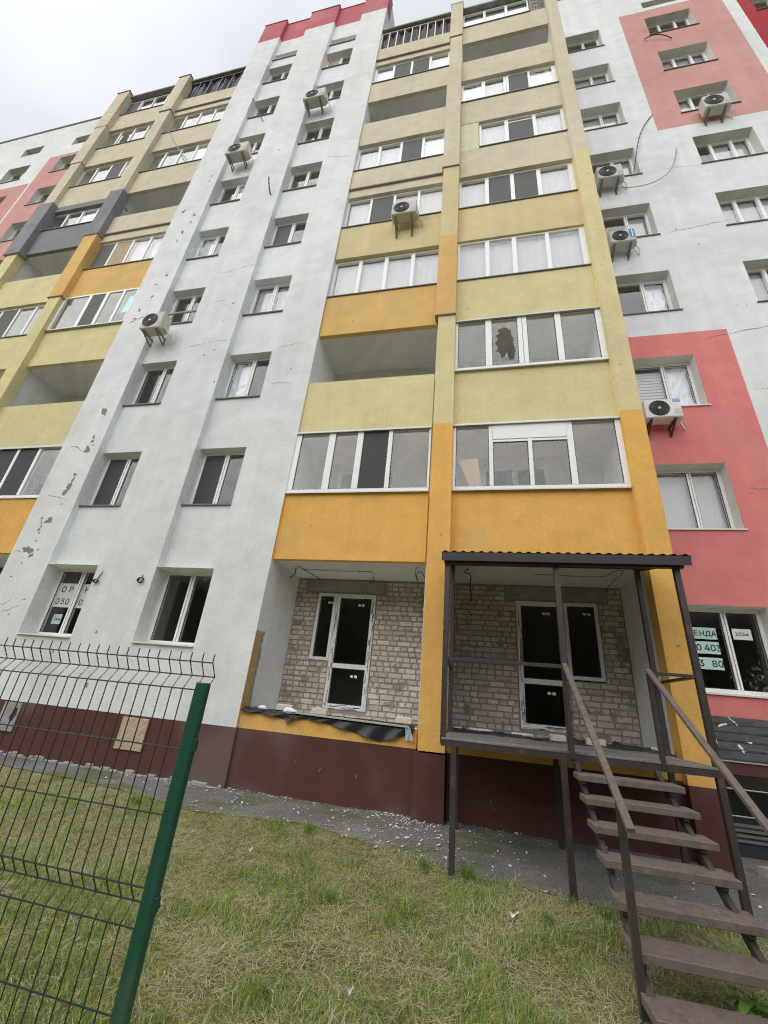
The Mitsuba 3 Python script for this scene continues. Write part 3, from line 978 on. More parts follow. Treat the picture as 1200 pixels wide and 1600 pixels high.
# --- damage on the plaster: bare patches, chips, cracks
patches = [(-9.03, 7.62, .07, .16, .5), (-9.0, 6.86, .03, .06, .3), (-8.98, 6.73, .05, .05, .2), (-9.02, 6.50, .10, .10, .3), (-8.92, 6.62, .03, .03, 0), (-9.36, 6.58, .02, .03, 0),
           (-9.06, 5.82, .06, .05, .2), (-9.04, 5.68, .04, .10, 0), (-9.07, 5.52, .07, .13, .3), (-9.12, 5.36, .09, .07, .4), (-9.06, 5.06, .02, .03, 0), (-9.18, 4.66, .12, .085, .3), (-9.42, 4.72, .035, .04, .7),
           (-9.38, 4.62, .02, .05, .3), (-9.33, 4.52, .04, .03, .1), (-9.36, 4.44, .035, .055, -.3), (-9.31, 4.36, .03, .02, 0), (-9.29, 4.18, .03, .025, 0), (-9.40, 3.98, .15, .085, -.25), (-9.26, 3.85, .075, .05, 0), (-9.12, 3.98, .04, .02, .3),
           (-9.40, 3.68, .02, .02, 0), (-9.50, 3.38, .06, .016, -.2), (-9.12, 2.62, .03, .02, .2), (-9.20, 2.30, .03, .03, 0), (-9.22, 2.18, .025, .025, 0), (-8.9, 2.93, .05, .014, .2),
           (-9.0, 12.65, .05, .07, .3), (-9.25, 12.3, .06, .03, .2), (-9.18, 11.75, .04, .07, -.4), (-9.42, 11.25, .05, .09, 0), (-9.03, 10.62, .07, .035, .3), (-9.44, 10.9, .06, .03, 0), (-9.0, 15.6, .05, .09, .5), (-9.0, 15.2, .03, .06, 0),
           (-9.5, 15.9, .07, .08, 0), (-8.98, 17.8, .05, .07, .2), (-9.0, 17.5, .04, .05, 0), (-9.15, 14.7, .05, .12, .4), (-9.2, 14.3, .03, .10, .4),
           (-6.62, 5.55, .018, .018, 0), (-6.35, 11.03, .05, .03, .2), (-6.6, 11.0, .025, .02, 0), (-6.7, 9.2, .03, .03, 0), (-6.45, 9.35, .03, .03, .3), (-6.5, 10.4, .02, .02, 0), (-6.9, 13.2, .03, .02, 0), (-6.6, 18.6, .03, .04, .6), (-6.15, 8.3, .02, .03, 0), (-6.9, 2.4, .03, .03, 0),
           (-6.7, 1.5, .03, .05, 0), (-7.7, 2.0, .03, .04, 0), (-4.2, 8.5, .03, .02, 0), (-4.5, 12.0, .02, .02, 0), (-4.0, 15.0, .05, .012, .2)]
for i, (x, z, rx, rz, rot) in enumerate(patches):
    m = MB()
    m.add(*plate(outline(x, z, rx * .85, rz * .85, 13, 100 + i, .45, rot), -.0505, .003))
    m.put('bare_patch', 'chip', B)
chips = [(1.31, [(3.9, 25.2), (5.0, 25.4), (5.2, 24.9), (4.1, 22.5), (6.9, 25.7), (6.0, 19.2), (5.65, 16.0), (6.3, 15.9), (5.1, 13.6), (5.5, 12.9), (6.0, 10.6), (5.8, 10.64), (4.9, 8.2), (5.1, 7.4), (4.95, 5.8), (5.3, 20.2)]),
         (.0, [(-3.05, 4.58), (-1.2, 12.2), (-2.9, 9.9), (1.6, 15.7), (-.2, 9.9), (1.9, 18.6), (-11.5, 9.9), (-14.2, 12.9), (-12.0, 16.9)]), (-.15, [(2.66, 2.74), (2.63, 10.6), (2.6, 7.8), (-.6, 4.35), (2.55, 1.9), (2.7, 18.0), (2.72, 14.0)])]
for y, pts in chips:
    for i, (x, z) in enumerate(pts):
        m = MB()
        m.add(*plate(outline(x, z, .012 + .014 * rng.random(), .009 + .008 * rng.random(), 9, 300 + i, .4), y - .0005, .003))
        m.put('bare_patch', 'chip', B)


def crack(x0, z0, x1, z1, y, w=.008, seed=0, amp=.05, n=22):
    r = np.random.default_rng(seed)
    t = np.linspace(0, 1, n)
    d = np.cumsum(r.standard_normal(n)) * amp / 4
    d = d - t * d[-1]
    x, z = x0 + (x1 - x0) * t, z0 + (z1 - z0) * t + d
    ww = w * (0.25 + r.random(n)) * np.sin(np.pi * (0.06 + .9 * t)) ** .5
    m = MB()
    for i in range(n - 1):
        m.quad((x[i], y - .003, z[i] - ww[i]), (x[i + 1], y - .003, z[i + 1] - ww[i + 1]), (x[i + 1], y - .003, z[i + 1] + ww[i + 1]), (x[i], y - .003, z[i] + ww[i]))
    m.put('crack', 'crack', B)


for i, c in enumerate([(-9.6, 6.62, -9.0, 6.45, -.05), (-9.55, 5.28, -8.95, 5.15, -.05), (-9.75, 3.95, -9.55, 3.93, -.05), (-9.75, 2.62, -9.2, 2.95, -.05), (-9.35, 2.66, -8.95, 2.78, -.05), (-9.6, 10.75, -9.05, 10.95, -.05, .02), (-9.5, 15.9, -8.95, 16.2, -.05),
                       (-7.4, 9.55, -6.15, 9.65, -.05), (-7.2, 12.45, -6.1, 12.55, -.05), (-6.9, 17.3, -6.2, 17.5, -.05), (-7.2, 11.1, -6.6, 11.2, -.05), (-4.7, 9.2, -4.0, 9.3, -.05), (-4.7, 17.5, -3.8, 17.3, -.05), (-4.7, 22.8, -3.75, 23.0, -.05), (-4.75, 8.2, -4.1, 8.05, -.05),
                       (4.9, 25.2, 5.8, 25.6, 1.31, .010), (5.9, 25.1, 6.9, 24.75, 1.31, .010), (5.0, 21.9, 5.8, 22.1, 1.31), (5.7, 22.0, 7.4, 22.6, 1.31), (4.9, 13.5, 6.4, 13.7, 1.31, .010), (4.9, 9.65, 6.6, 10.0, 1.31, .010), (4.9, 5.9, 5.46, 5.95, 1.31, .012),
                       (7.4, 24.0, 8.7, 24.3, 1.31), (5.6, 8.2, 6.8, 8.3, 1.31), (-2.3, 13.4, -.9, 13.5, .0, .01), (5.2, 16.4, 6.2, 16.2, 1.31)]):
    crack(*c, seed=i)

for i, (x, z, rx, rz, rot) in enumerate(((-2.65, .78, .04, .012, .5), (-2.25, .72, .012, .05, -.3), (-1.7, .70, .012, .06, -.2), (.15, .62, .015, .05, 0), (.18, .55, .04, .010, 0), (1.5, .5, .02, .02, 0))):
    m = MB()
    m.add(*plate(outline(x, z, rx * .7, rz * .7, 9, 800 + i, .6, rot), -.0005, .002))
    m.put('scuff_mark', 'scuff', B)
# crumbled concrete along the foot of the tower
m = MB()
r_ = np.random.default_rng(44)
x = -9.9
while x < -3.75:
    w_ = r_.uniform(.05, .16)
    hgt = r_.uniform(.02, .085)
    z = float(gz(np.array(x), np.array(-.1)))
    m.cbox(x, x + w_ * 1.05, -.075 - .05 * r_.random(), -.05, z - .03, z + hgt, .012)
    x += w_
lab(m.put('plinth_edge', 'concrete', B), 'crumbled pale concrete edge at the foot of the plinth', kind='stuff')
# small scraps fixed to the facade
m = MB()
m.cbox(-8.55, -7.5, .055, .099, 11.05, 11.12, .01)
lab(m.put('loose_trim', 'concrete', B), 'loose strip hanging under a window')

# ------------------------------------------------------------------ signs in the windows


def sign(label, x0, x1, z0, z1, y, mat, lines, tilt=0):
    s = thing('paper_sign', label, 'paper sign', 'paper notices in the ground floor windows')
    m = MB()
    m.box(x0, x1, y, y + .001, z0, z1)
    m.put('sheet', mat, s)
    for (txt, tx, tz, h) in lines:
        t = meshkit.text_mesh(txt, h, .0006, bold=True)
        v = np.array(t.vertices)
        m = MB()
        m.add(np.stack([tx + v[:, 0], y - .0006 - v[:, 2], tz + v[:, 1]], 1), np.array(t.faces))
        m.put('lettering', 'ink', s)


sign('white sheet with large Cyrillic lettering in the ground floor window of the white tower', -8.67, -7.70, 2.88, 3.38, .352, 'paper_white',
     [('О', -8.57, 3.19, .125), ('Р', -8.38, 3.19, .125), ('Е', -8.22, 3.19, .125), ('Н', -7.98, 3.19, .125), ('0', -8.61, 2.94, .12), ('5', -8.48, 2.94, .12), ('0', -8.36, 2.94, .12), ('.', -8.22, 2.94, .12), ('0', -8.02, 2.94, .12), ('2', -7.91, 2.94, .12)])
sign('small pale green note low in the ground floor window of the white tower', -8.50, -8.28, 2.54, 2.74, .352, 'paper_green', [('24м', -8.47, 2.61, .06)])
sign('topmost pale green notice ending in НДА in the right ground floor window', 3.50, 3.975, 3.155, 3.35, 1.572, 'paper_green', [('Е', 3.63, 3.21, .085), ('НДА', 3.71, 3.21, .085)])
sign('middle pale green notice with the number 403 in the right ground floor window', 3.50, 3.975, 2.915, 3.115, 1.572, 'paper_green', [('0', 3.62, 2.965, .10), ('403', 3.74, 2.965, .10)])
sign('lowest pale green notice with the number 80 in the right ground floor window', 3.50, 3.975, 2.665, 2.855, 1.572, 'paper_green', [('3', 3.61, 2.71, .10), ('80', 3.80, 2.71, .10)])
sign('white notice reading 102м in the right ground floor window', 4.215, 4.495, 3.175, 3.355, 1.572, 'paper_white', [('102м', 4.245, 3.24, .055)])
for (x, z, y, k) in ((-8.10, 3.55, .364, 2), (-5.5, 3.42, .364, 2), (3.62, 3.42, 1.58, 1), (4.08, 6.15, 1.58, 2), (4.5, 6.15, 1.58, 2)):
    pass

# ------------------------------------------------------------------ air conditioners


def air_conditioner(x, y, z, w=.68, h=.5, d=.27, label='', sticker=None, dirty=True, blen=.24):
    """x, z: lower left front corner; wall at y + d + gap"""
    a = thing('air_conditioner', label, 'air conditioner', 'air conditioners on the facade')
    body = 'ac_dirty' if dirty else 'ac_white'
    m = MB()
    m.cbox(x, x + w, y, y + d, z, z + h, .018)
    m.put('casing', body, a)
    cx, cz, r = x + .40 * w, z + .5 * h, .42 * h
    m = MB()
    n = 28
    ring = [(cx + r * math.cos(2 * math.pi * i / n), cz + r * math.sin(2 * math.pi * i / n)) for i in range(n)]
    m.add(*plate(ring, y - .001, .004))
    for rr_ in np.linspace(.2, .96, 7) * r:
        pts = [(cx + rr_ * math.cos(2 * math.pi * i / 24), y - .011, cz + rr_ * math.sin(2 * math.pi * i / 24)) for i in range(25)]
        m.tube(pts, .0035, 4)
    for i in range(8):
        an = math.pi * i / 4
        m.tube([(cx, y - .012, cz), (cx + r * math.cos(an), y - .008, cz + r * math.sin(an))], .0035, 4)
    m.put('fan_grille', 'ac_dark', a)
    m = MB()
    m.add(*plate([(cx + .16 * r * math.cos(2 * math.pi * i / 16), cz + .16 * r * math.sin(2 * math.pi * i / 16)) for i in range(16)], y - .012, .006))
    m.put('hub', 'ac_hub', a)
    m = MB()
    for i in range(5):
        m.box(x + .78 * w, x + .97 * w, y - .003, y + .002, z + .12 * h + i * .03, z + .12 * h + i * .03 + .012)
    m.put('vent', 'ac_hub', a)
    wy = y + d + .12
    for xx in (x + .16 * w, x + .80 * w):
        m = MB()
        m.bar((xx, y + .02, z - .018), (xx, wy, z - .018), .035, .03)
        m.bar((xx, wy - .015, z - .01), (xx, wy - .015, z - blen), .035, .03, up=(0, 1, 0))
        m.bar((xx, y + .05, z - .03), (xx, wy - .02, z - blen + .02), .03, .025)
        m.put('bracket', 'steel' if dirty else 'ac_dark', a)
    m = MB()
    m.cbox(x + w + .001, x + w + .045, y + .10, y + d - .02, z + .04, z + .2, .01)
    m.put('valve_cover', body, a)
    m = MB()
    px = x + w + .05
    m.tube([(px - .02, y + .2, z + .08), (px + .06, y + .24, z + .0), (px + .10, wy - .03, z - .1), (px + .05, wy - .02, z + .1), (px + .02, wy - .01, z + .3)], .014, 6)
    m.put('pipe', 'sill_white', a)
    if sticker == 'blue':
        m = MB()
        m.box(x + .80 * w, x + .985 * w, y - .004, y + .001, z + h * .80, z + h * .97)
        m.put('sticker', 'sticker_blue', a)
        m = MB()
        for i in range(4):
            m.box(x + (.825 + .038 * i) * w, x + (.85 + .038 * i) * w, y - .0055, y - .003, z + h * .855, z + h * .915)
        m.put('lettering', 'sticker_white', a)
    if sticker == 'strip':
        m = MB()
        m.box(x + .76 * w, x + .97 * w, y - .004, y + .001, z + h * .25, z + h * .96)
        m.put('sticker', 'sticker_blue', a)
        m = MB()
        m.box(x + .86 * w, x + .89 * w, y - .0055, y - .003, z + h * .3, z + h * .92)
        m.put('lettering', 'sticker_white', a)


air_conditioner(3.33, .93, 7.35, .67, .45, .27, 'air conditioner with a blue sticker under the third floor window on the red wall', 'blue', False)
air_conditioner(3.37, .93, 12.86, .60, .46, .27, 'air conditioner with a tall blue and white label on the white right wall', 'strip', True)
air_conditioner(3.40, .93, 15.70, .66, .56, .27, 'grey air conditioner just above the one with the blue and white label', None, True)
air_conditioner(6.60, .93, 18.35, .66, .60, .27, 'air conditioner on the pale pink wall field at the top right', None, True)
air_conditioner(-2.16, -.40, 13.20, .65, .50, .27, 'air conditioner hanging on the yellow balcony panel of the fifth floor', None, True, .40)
air_conditioner(-8.60, -.45, 9.95, .62, .55, .30, 'lowest air conditioner on the white tower, beside the fourth floor window', None, True)
air_conditioner(-8.40, -.42, 18.2, .80, .56, .32, 'air conditioner wrapped in torn plastic high on the left bay of the white tower', None, True)
air_conditioner(-6.02, -.42, 20.9, .80, .56, .32, 'uppermost air conditioner on the white tower', None, True)
air_conditioner(-23.2, .95, 17.4, .75, .55, .27, 'air conditioner at the left edge on the far pink wall', None, True)

# ------------------------------------------------------------------ cables, rods


def cable(pts, r, label, cat='cable', mat='black_cable', name='cable', group=None, sub=6):
    pts = np.array(pts, float)
    t = np.linspace(0, len(pts) - 1, (len(pts) - 1) * sub + 1)
    if len(pts) > 2:
        from scipy.interpolate import CubicSpline
        c = CubicSpline(np.arange(len(pts)), pts)(t)
    else:
        c = pts
    m = MB()
    m.tube(c, r, 5)
    k = m.put(name, mat)
    lab(k, label, cat, group)


cable([(5.45, 1.28, 19.25), (5.0, 1.26, 18.4), (4.72, 1.22, 17.4), (4.45, 1.2, 16.2)], .013, 'black cable running down from a bracket on the white wall to an air conditioner')
cable([(4.05, 1.2, 15.6), (4.6, 1.16, 15.45), (5.2, 1.18, 15.8), (5.6, 1.25, 16.6), (5.75, 1.28, 17.2)], .011, 'grey cable curling up from an air conditioner on the white wall', mat='steel')
cable([(6.0, 1.28, 24.36), (6.39, 1.2, 24.27), (6.81, 1.27, 23.94)], .018, 'dark bent strip hanging below a window of the pink wall field', 'strip', name='loose_strip')
cable([(-8.50, -.22, 22.6), (-7.45, -.32, 20.2)], .022, 'dark metal rod sticking out beside an upper window of the white tower', 'rod', name='metal_rod')
cable([(-6.28, -.10, 15.8), (-6.33, -.2, 16.0), (-6.42, -.28, 16.5)], .022, 'short dark stub of cable on the middle pillar of the white tower', 'cable')
cable([(-11.9, -.22, 21.5), (-11.0, -.3, 20.0), (-10.1, -.3, 18.67)], .016, 'thin pole hanging from an upper balcony at the left', 'pole', name='thin_pole', mat='steel')
cable([(-12.1, .0, 16.7), (-11.9, -.22, 16.45)], .02, 'short peg on the edge of the open loggia at the left', 'peg', name='peg')
for i, (x, z, R_) in enumerate(((-6.30, 3.40, .055), (-7.32, 3.35, .05))):
    m = MB()
    for k in range(4):
        an = np.linspace(0, 2 * math.pi, 20)
        m.tube(np.stack([x + (R_ + .004 * k) * np.cos(an), np.full(20, -.07 - .009 * k), z + (R_ - .003 * k) * np.sin(an) * (1 if i == 0 else .7)], 1), .007, 5)
    m.tube([(x, -.06, z + R_), (x + (.02 if i == 0 else .10), -.09, z + R_ + (.05 if i == 0 else .14))], .009, 5)
    k = m.put('cable_coil', 'black_cable')
    lab(k, ['small coil of black cable on the middle pillar of the white tower', 'small coil of black cable with a stub beside the left ground floor window'][i], 'cable coil', 'coils of cable on the tower')
# wiring left hanging from the ceilings of the two ground floor openings
cable([(-3.40, .35, 3.86), (-3.38, .33, 3.72), (-3.45, .34, 3.66), (-3.36, .33, 3.70), (-3.34, .36, 3.88), (-3.3, .7, 3.895), (-3.22, 1.26, 3.895), (-3.23, 1.27, 3.6)], .007, 'loose black cable on the left of the ceiling over the left brick wall', group='loose wiring on the opening ceilings')
cable([(-3.35, .6, 3.9), (-2.8, .62, 3.9), (-2.3, .64, 3.9), (-1.95, .66, 3.9), (-1.93, .66, 3.78), (-1.99, .66, 3.72), (-1.91, .66, 3.70), (-1.92, .66, 3.82)], .005, 'thin cable with a hanging loop on the ceiling over the left brick wall', group='loose wiring on the opening ceilings')
cable([(-1.02, .25, 3.9), (-1.05, .24, 3.72), (-1.0, .24, 3.62), (-1.04, .25, 3.74), (-.99, .4, 3.85), (-.92, .9, 3.75), (-.90, 1.28, 3.4), (-.90, 1.28, 3.0)], .007, 'loose black cable beside the ochre pillar over the left brick wall', group='loose wiring on the opening ceilings')
cable([(-.15, .3, 3.9), (-.22, .28, 3.82), (-.12, .3, 3.80), (-.13, .5, 3.7), (-.12, 1.26, 3.6), (-.12, 1.27, 3.3)], .010, 'loose black cable with a lump at the left behind the porch', group='loose wiring on the opening ceilings')
cable([(.95, .55, 3.9), (1.4, .55, 3.9), (2.0, .55, 3.9), (2.1, .3, 3.9), (2.2, .1, 3.86), (2.15, .6, 3.8), (2.3, 1.27, 3.85)], .005, 'thin cable along the ceiling at the right behind the porch', group='loose wiring on the opening ceilings')

m = MB()
P('cardboard', (.52, .42, .30), .85, .2)
v, f = plate([(-.37, 6.07), (.01, 6.07), (.10, 5.30), (-.06, 5.30)], .25, .02)
v[:, 1] += (6.07 - v[:, 2]) * .15
m.add(v, f)
lab(m.put('cardboard_sheet', 'cardboard'), 'beige cardboard sheet leaning inside the glazing above the porch', 'cardboard sheet')
# ------------------------------------------------------------------ things on the sill of the left opening
m = MB()
nx, nk = 90, 12
rr = np.random.default_rng(8)
U_ = np.linspace(-3.66, -.90, nx)
drop = np.interp(U_, [-3.66, -3.2, -2.92, -2.85, -2.76, -2.4, -2.0, -1.6, -1.4, -1.3, -1.1, -.95, -.9], [.03, .04, .06, .12, .04, .04, .09, .15, .19, .16, .11, .08, .04])
grid = []
for i, x in enumerate(U_):
    for k in range(nk):
        t = k / (nk - 1)
        yv = .60 - t * 1.15
        nz = (meshkit.fbm(np.array([x * 5, t * 4, 0.3]), 3, 4) - .5)
        if yv > -.015:
            y_, z_ = max(yv, -.03) , 1.405 + .06 * nz + .015
        else:
            s = (-.015 - yv) / .535
            y_, z_ = -.03 - .03 * math.sin(x * 16 + 2 * s) * s - .02 * s, 1.40 - drop[i] * s * 1.25 + .015 * nz
        grid.append((x, y_, z_))
I = np.arange(nx * nk).reshape(nx, nk)
f = np.stack([I[:-1, :-1], I[:-1, 1:], I[1:, 1:], I[1:, :-1]], -1).reshape(-1, 4)
m.add(grid, np.vstack([f[:, [0, 1, 2]], f[:, [0, 2, 3]]]))
lab(m.put('plastic_sheet', 'tarp', smooth=True), 'crumpled black plastic sheet drooping over the sill below the left brick wall', 'plastic sheet')
m = MB()
m.bar((-2.75, -.02, 1.425), (-.98, -.045, 1.40), .09, .022)
lab(m.put('plank', 'wood_old'), 'thin grey plank lying on the black plastic sheet on the sill', 'plank')


def loose_brick(x, y, z, rz, label, L=.25, mat='brick', h=.088):
    m = MB()
    m.cbox(-L / 2, L / 2, -.06, .06, 0, h, .008, .8)
    k = m.put('loose_brick', mat, to_world=T().translate([x, y, z]).rotate([0, 0, 1], rz))
    lab(k, label, 'brick', 'loose bricks left on the sills')


loose_brick(-2.42, .13, 1.43, 6, 'pale loose brick on the sill just below the white balcony door')
loose_brick(-1.08, .10, 1.43, -4, 'pale loose brick at the right end of the sill beside the ochre pillar')
loose_brick(-3.05, .20, 1.43, 12, 'pale loose brick at the left end of the sill by the white side wall')
loose_brick(1.10, .35, 1.40, 10, 'yellowish loose brick on the floor edge behind the porch railing', .2)
loose_brick(1.62, .45, 1.40, -8, 'grey loose brick at the right on the floor edge behind the porch', .25)
for x, y, z, s, lb in ((-3.34, .02, 1.445, .055, 'scrap of white plastic at the left corner of the sill'), (-2.86, .0, 1.44, .085, 'crumpled white bag on the black sheet near the left end of the sill')):
    mm = trimesh.creation.icosphere(subdivisions=3, radius=s)
    v = np.array(mm.vertices)
    v = v * (1 + .7 * (meshkit.fbm(v * 30 + x, 3, 2)[:, None] - .5)) * np.array([1.3, .8, .55])
    m = MB()
    m.add(v + np.array([x, y, z]), mm.faces)
    lab(m.put('plastic_bag', 'sticker_white', smooth=True), lb, 'plastic bag')
g = thing('rag', 'pale blue rag hanging from the right end of the sill', 'rag')
m = MB()
P('rag_blue', (.42, .52, .56), .8, .2)
for i in range(8):
    for j in range(8):
        fx = lambda a, b: (-1.03 + .11 * a / 8 * (.6 + .5 * b / 8) + .01 * b / 8, -.075 - .012 * math.sin(a * 1.3 + b * .7), 1.40 - .17 * b / 8)
        m.quad(fx(i, j), fx(i + 1, j), fx(i + 1, j + 1), fx(i, j + 1))
m.put('cloth', 'rag_blue', g)
# black sheet and plaster pieces at the back edge of the porch floor
m = MB()
U_ = np.linspace(-.44, 2.47, 80)
grid = [(x, .02 + t * .9, 1.395 + .09 * (meshkit.fbm(np.array([x * 6, t * 5, 1.0]), 3, 6) - .3) * (0.4 + t)) for x in U_ for t in np.linspace(0, 1, 8)]
I = np.arange(80 * 8).reshape(80, 8)
f = np.stack([I[:-1, :-1], I[:-1, 1:], I[1:, 1:], I[1:, :-1]], -1).reshape(-1, 4)
m.add(grid, np.vstack([f[:, [0, 1, 2]], f[:, [0, 2, 3]]]))
lab(m.put('plastic_sheet', 'tarp', smooth=True), 'black plastic sheet spread on the floor behind the porch', 'plastic sheet')
for i, (x, y, w_) in enumerate(((-.28, .1, .1), (.05, .12, .28), (.60, .15, .25), (2.28, .0, .24))):
    m = MB()
    v, f = plate(outline(0, 0, w_ / 2, .05, 12, 60 + i, .4), 0, .02)
    m.add(np.stack([v[:, 0] + x, v[:, 2] + y, 1.45 - v[:, 1]], 1), f)
    k = m.put('plaster_piece', 'flake')
    lab(k, ['small broken plaster piece at the far left of the porch floor edge', 'long broken plaster piece at the left of the porch floor edge', 'flat plaster piece in front of the balcony door behind the porch', 'white curled plaster piece at the right end of the porch floor'][i], 'plaster piece', 'broken plaster on the porch floor edge')

# ------------------------------------------------------------------ boards over the cellar openings
for (x0, x1, z0, z1, lb) in ((-5.74, -5.24, .635, 1.10, 'chipboard sheet nailed over a cellar opening in the maroon plinth'), (-8.26, -7.88, .66, 1.11, 'weathered board with a hole backed by a dark painted plate over the left cellar opening')):
    b = thing('chipboard_sheet', lb, 'board')
    m = MB()
    left = x0 < -7
    if left:
        pol = Polygon([(x0, z0), (x1, z0), (x1, z1), (x0, z1)]).difference(Polygon([(-8.05, .86), (-7.99, 1.02), (-7.93, 1.04), (-7.91, .92), (-7.95, .83), (-8.0, .80)]))
        mm = trimesh.creation.extrude_polygon(pol, .018, engine='earcut')
        v = np.array(mm.vertices)
        m.add(np.stack([v[:, 0], -.063 - v[:, 2], v[:, 1]], 1), np.array(mm.faces))
        m.put('sheet', 'concrete', b)
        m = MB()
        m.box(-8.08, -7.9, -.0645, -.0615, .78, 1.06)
        m.put('hole', 'ac_dark', b)  # near-black plate behind the cut-out, painted as the unlit void
    else:
        m.cbox(x0, x1, -.082, -.063, z0 + .12, z1, .003)
        m.put('sheet', 'osb', b)
        m = MB()
        m.cbox(x0 - .01, x1 + .005, -.085, -.062, z0, z0 + .117, .003)
        m.put('strip', 'osb', b)

# ------------------------------------------------------------------ metal porch with stairs
PO = thing('metal_porch', 'brown steel porch with corrugated canopy, railing and open stairs in front of the right opening', 'porch')
MBk = 'metal_brown'


def pbar(name, p, q, w, h, up=(0, 0, 1), mat=MBk, label=None):
    m = MB()
    m.bar(p, q, w, h, up)
    k = m.put(name, mat, PO)
    if label:
        lab(k, label)


ZT = 1.40
for x, y, zl in ((-.39, -1.42, 1.335), (.95, -1.42, 1.335), (2.28, -1.42, .10), (-.39, -.20, 1.335), (2.28, -.22, .15)):
    pbar('post', (x, y, zl), (x, y, 3.43 + .37 * (y > -1)), .06, .06, (0, 1, 0))
for x, y in ((-.27, -1.42), (.86, -1.42), (.96, -.25), (-.30, -.2)):
    pbar('leg', (x, y, float(gz(np.array(x), np.array(y))) - .05), (x, y, 1.335), .06, .06, (0, 1, 0))
# floor: frame and boards
for y in (-1.42, -.78, -.10):
    pbar('floor_beam', (-.41, y, 1.345), (2.32, y, 1.345), .06, .06)
for x in (-.385, .95, 2.29):
    pbar('floor_joist', (x, -1.388, 1.343), (x, -.132, 1.343), .05, .05)
nb = 9
for i in range(nb):
    y0 = -1.452 + i * 1.45 / nb
    m = MB()
    m.cbox(-.41 + .003 * (i % 2), 2.32, y0, y0 + 1.45 / nb - .006, 1.378, 1.402, .003)
    m.put('floor_board', 'deck', PO)
# roof: beams and corrugated sheet
pbar('roof_beam', (-.43, -1.42, 3.475), (2.36, -1.42, 3.475), .06, .09)
pbar('roof_beam', (-.43, -.21, 3.825), (2.36, -.21, 3.825), .05, .05)
for x in (-.39, .95, 2.28):
    pbar('roof_rafter', (x, -1.50, 3.525), (x, -.18, 3.85), .04, .04)
m = MB()
n = 230
xx = np.linspace(-.46, 2.42, n)


def rib(x):
    t = ((x + .46) / .115) % 1.0
    return .018 * float(np.interp(t, [0, .12, .30, .55, .73, 1], [0, 0, 1, 1, 0, 0]))


for i in range(n - 1):
    a, b = xx[i], xx[i + 1]
    for dz in (0, -.0015):
        m.quad((a, -1.56, 3.545 + rib(a) + dz), (b, -1.56, 3.545 + rib(b) + dz), (b, -.004, 3.925 + rib(b) + dz), (a, -.004, 3.925 + rib(a) + dz))
m.put('canopy_roof', 'canopy_black', PO)
m = MB()
m.box(-.455, 2.40, -1.555, -1.545, 3.43, 3.541)
m.put('fascia', 'canopy_black', PO)
m = MB()
m.bar((2.402, -1.55, 3.50), (2.402, -.01, 3.875), .008, .085)
m.put('side_trim', 'canopy_black', PO)
m = MB()
m.bar((-.452, -1.55, 3.50), (-.452, -.01, 3.875), .008, .085)
m.put('side_trim', 'canopy_black', PO)
# railings
pbar('rail', (-.36, -1.42, 2.24), (.98, -1.42, 2.24), .04, .04)
pbar('rail', (-.39, -1.39, 2.24), (-.39, -.22, 2.24), .04, .04)
pbar('rail', (1.80, -1.43, 2.235), (2.25, -1.42, 2.235), .04, .03)
pbar('rail', (2.28, -1.39, 2.235), (2.28, -.25, 2.235), .04, .03)
pbar('rail', (1.83, -1.42, 2.20), (2.27, -.25, 2.20), .03, .03)
pbar('post', (1.80, -1.44, 1.335), (1.80, -1.44, 2.23), .04, .05, (0, 1, 0))
pbar('post', (.95, -1.475, 1.335), (.95, -1.475, 2.24), .04, .045, (0, 1, 0))
pbar('handrail', (.95, -1.44, 2.265), (.95, -3.20, 1.09), .05, .03, mat='tread')
pbar('handrail', (1.80, -1.43, 2.265), (1.80, -3.34, .99), .05, .03, mat='tread')
pbar('rail_post', (.95, -3.0, .05), (.95, -3.0, 1.205), .045, .045, (0, 1, 0))
pbar('rail_post', (1.84, -3.15, .05), (1.84, -3.15, 1.10), .045, .045, (0, 1, 0))
zs = [1.232, 1.078, .920, .757, .592, .432, .262]
yb = [-1.50, -1.72, -1.96, -2.20, -2.46, -2.72, -3.0]
for i in range(7):
    m = MB()
    m.cbox(.935, 1.835, yb[i] - .275, yb[i], zs[i] - .052, zs[i], .004)
    m.put('tread', 'tread', PO)
for x in (.985, 1.73):
    pbar('stringer', (x, -1.42, 1.30), (x, -3.32, .05), .04, .06)
    for i in range(7):
        pbar('tread_bracket', (x, yb[i] - .25, zs[i] - .066), (x, yb[i] - .02, zs[i] - .066), .04, .025)
# stain marks where the boards meet: small rubble on the deck is left out

# ------------------------------------------------------------------ basement entrance at the right edge
EN = thing('basement_entrance', 'basement entrance with a dark shingled canopy littered with white debris at the right edge', 'entrance')
y0, z0, y1, z1 = 1.30, 1.955, .45, 1.405
for r_ in range(5):
    m = MB()
    ta, tb = r_ / 5, (r_ + 1) / 5
    ya, yb_ = y0 + (y1 - y0) * ta, y0 + (y1 - y0) * tb
    za, zb_ = z0 + (z1 - z0) * ta, z0 + (z1 - z0) * tb
    m.add([[2.86, ya, za], [6.3, ya, za], [6.3, yb_ - .02, zb_ + .018], [2.86, yb_ - .02, zb_ + .018], [2.86, yb_ - .02, zb_ - .004], [6.3, yb_ - .02, zb_ - .004]], [[0, 2, 1], [0, 3, 2], [3, 4, 5], [3, 5, 2]])
    m.put('shingle_course', 'slate', EN)
m = MB()
m.box(2.86, 6.3, .42, .455, 1.385, 1.40)
m.put('drip_edge', 'sill_zinc', EN)
m = MB()
m.box(2.87, 6.28, .44, .47, 1.24, 1.383, MAROON)
m.put('fascia', 'stucco', EN)
for z in (1.09, .80):
    m = MB()
    m.tube([(2.85, .30, z), (6.3, .30, z)], .007, 6)
    m.put('rod', 'sill_zinc', EN)
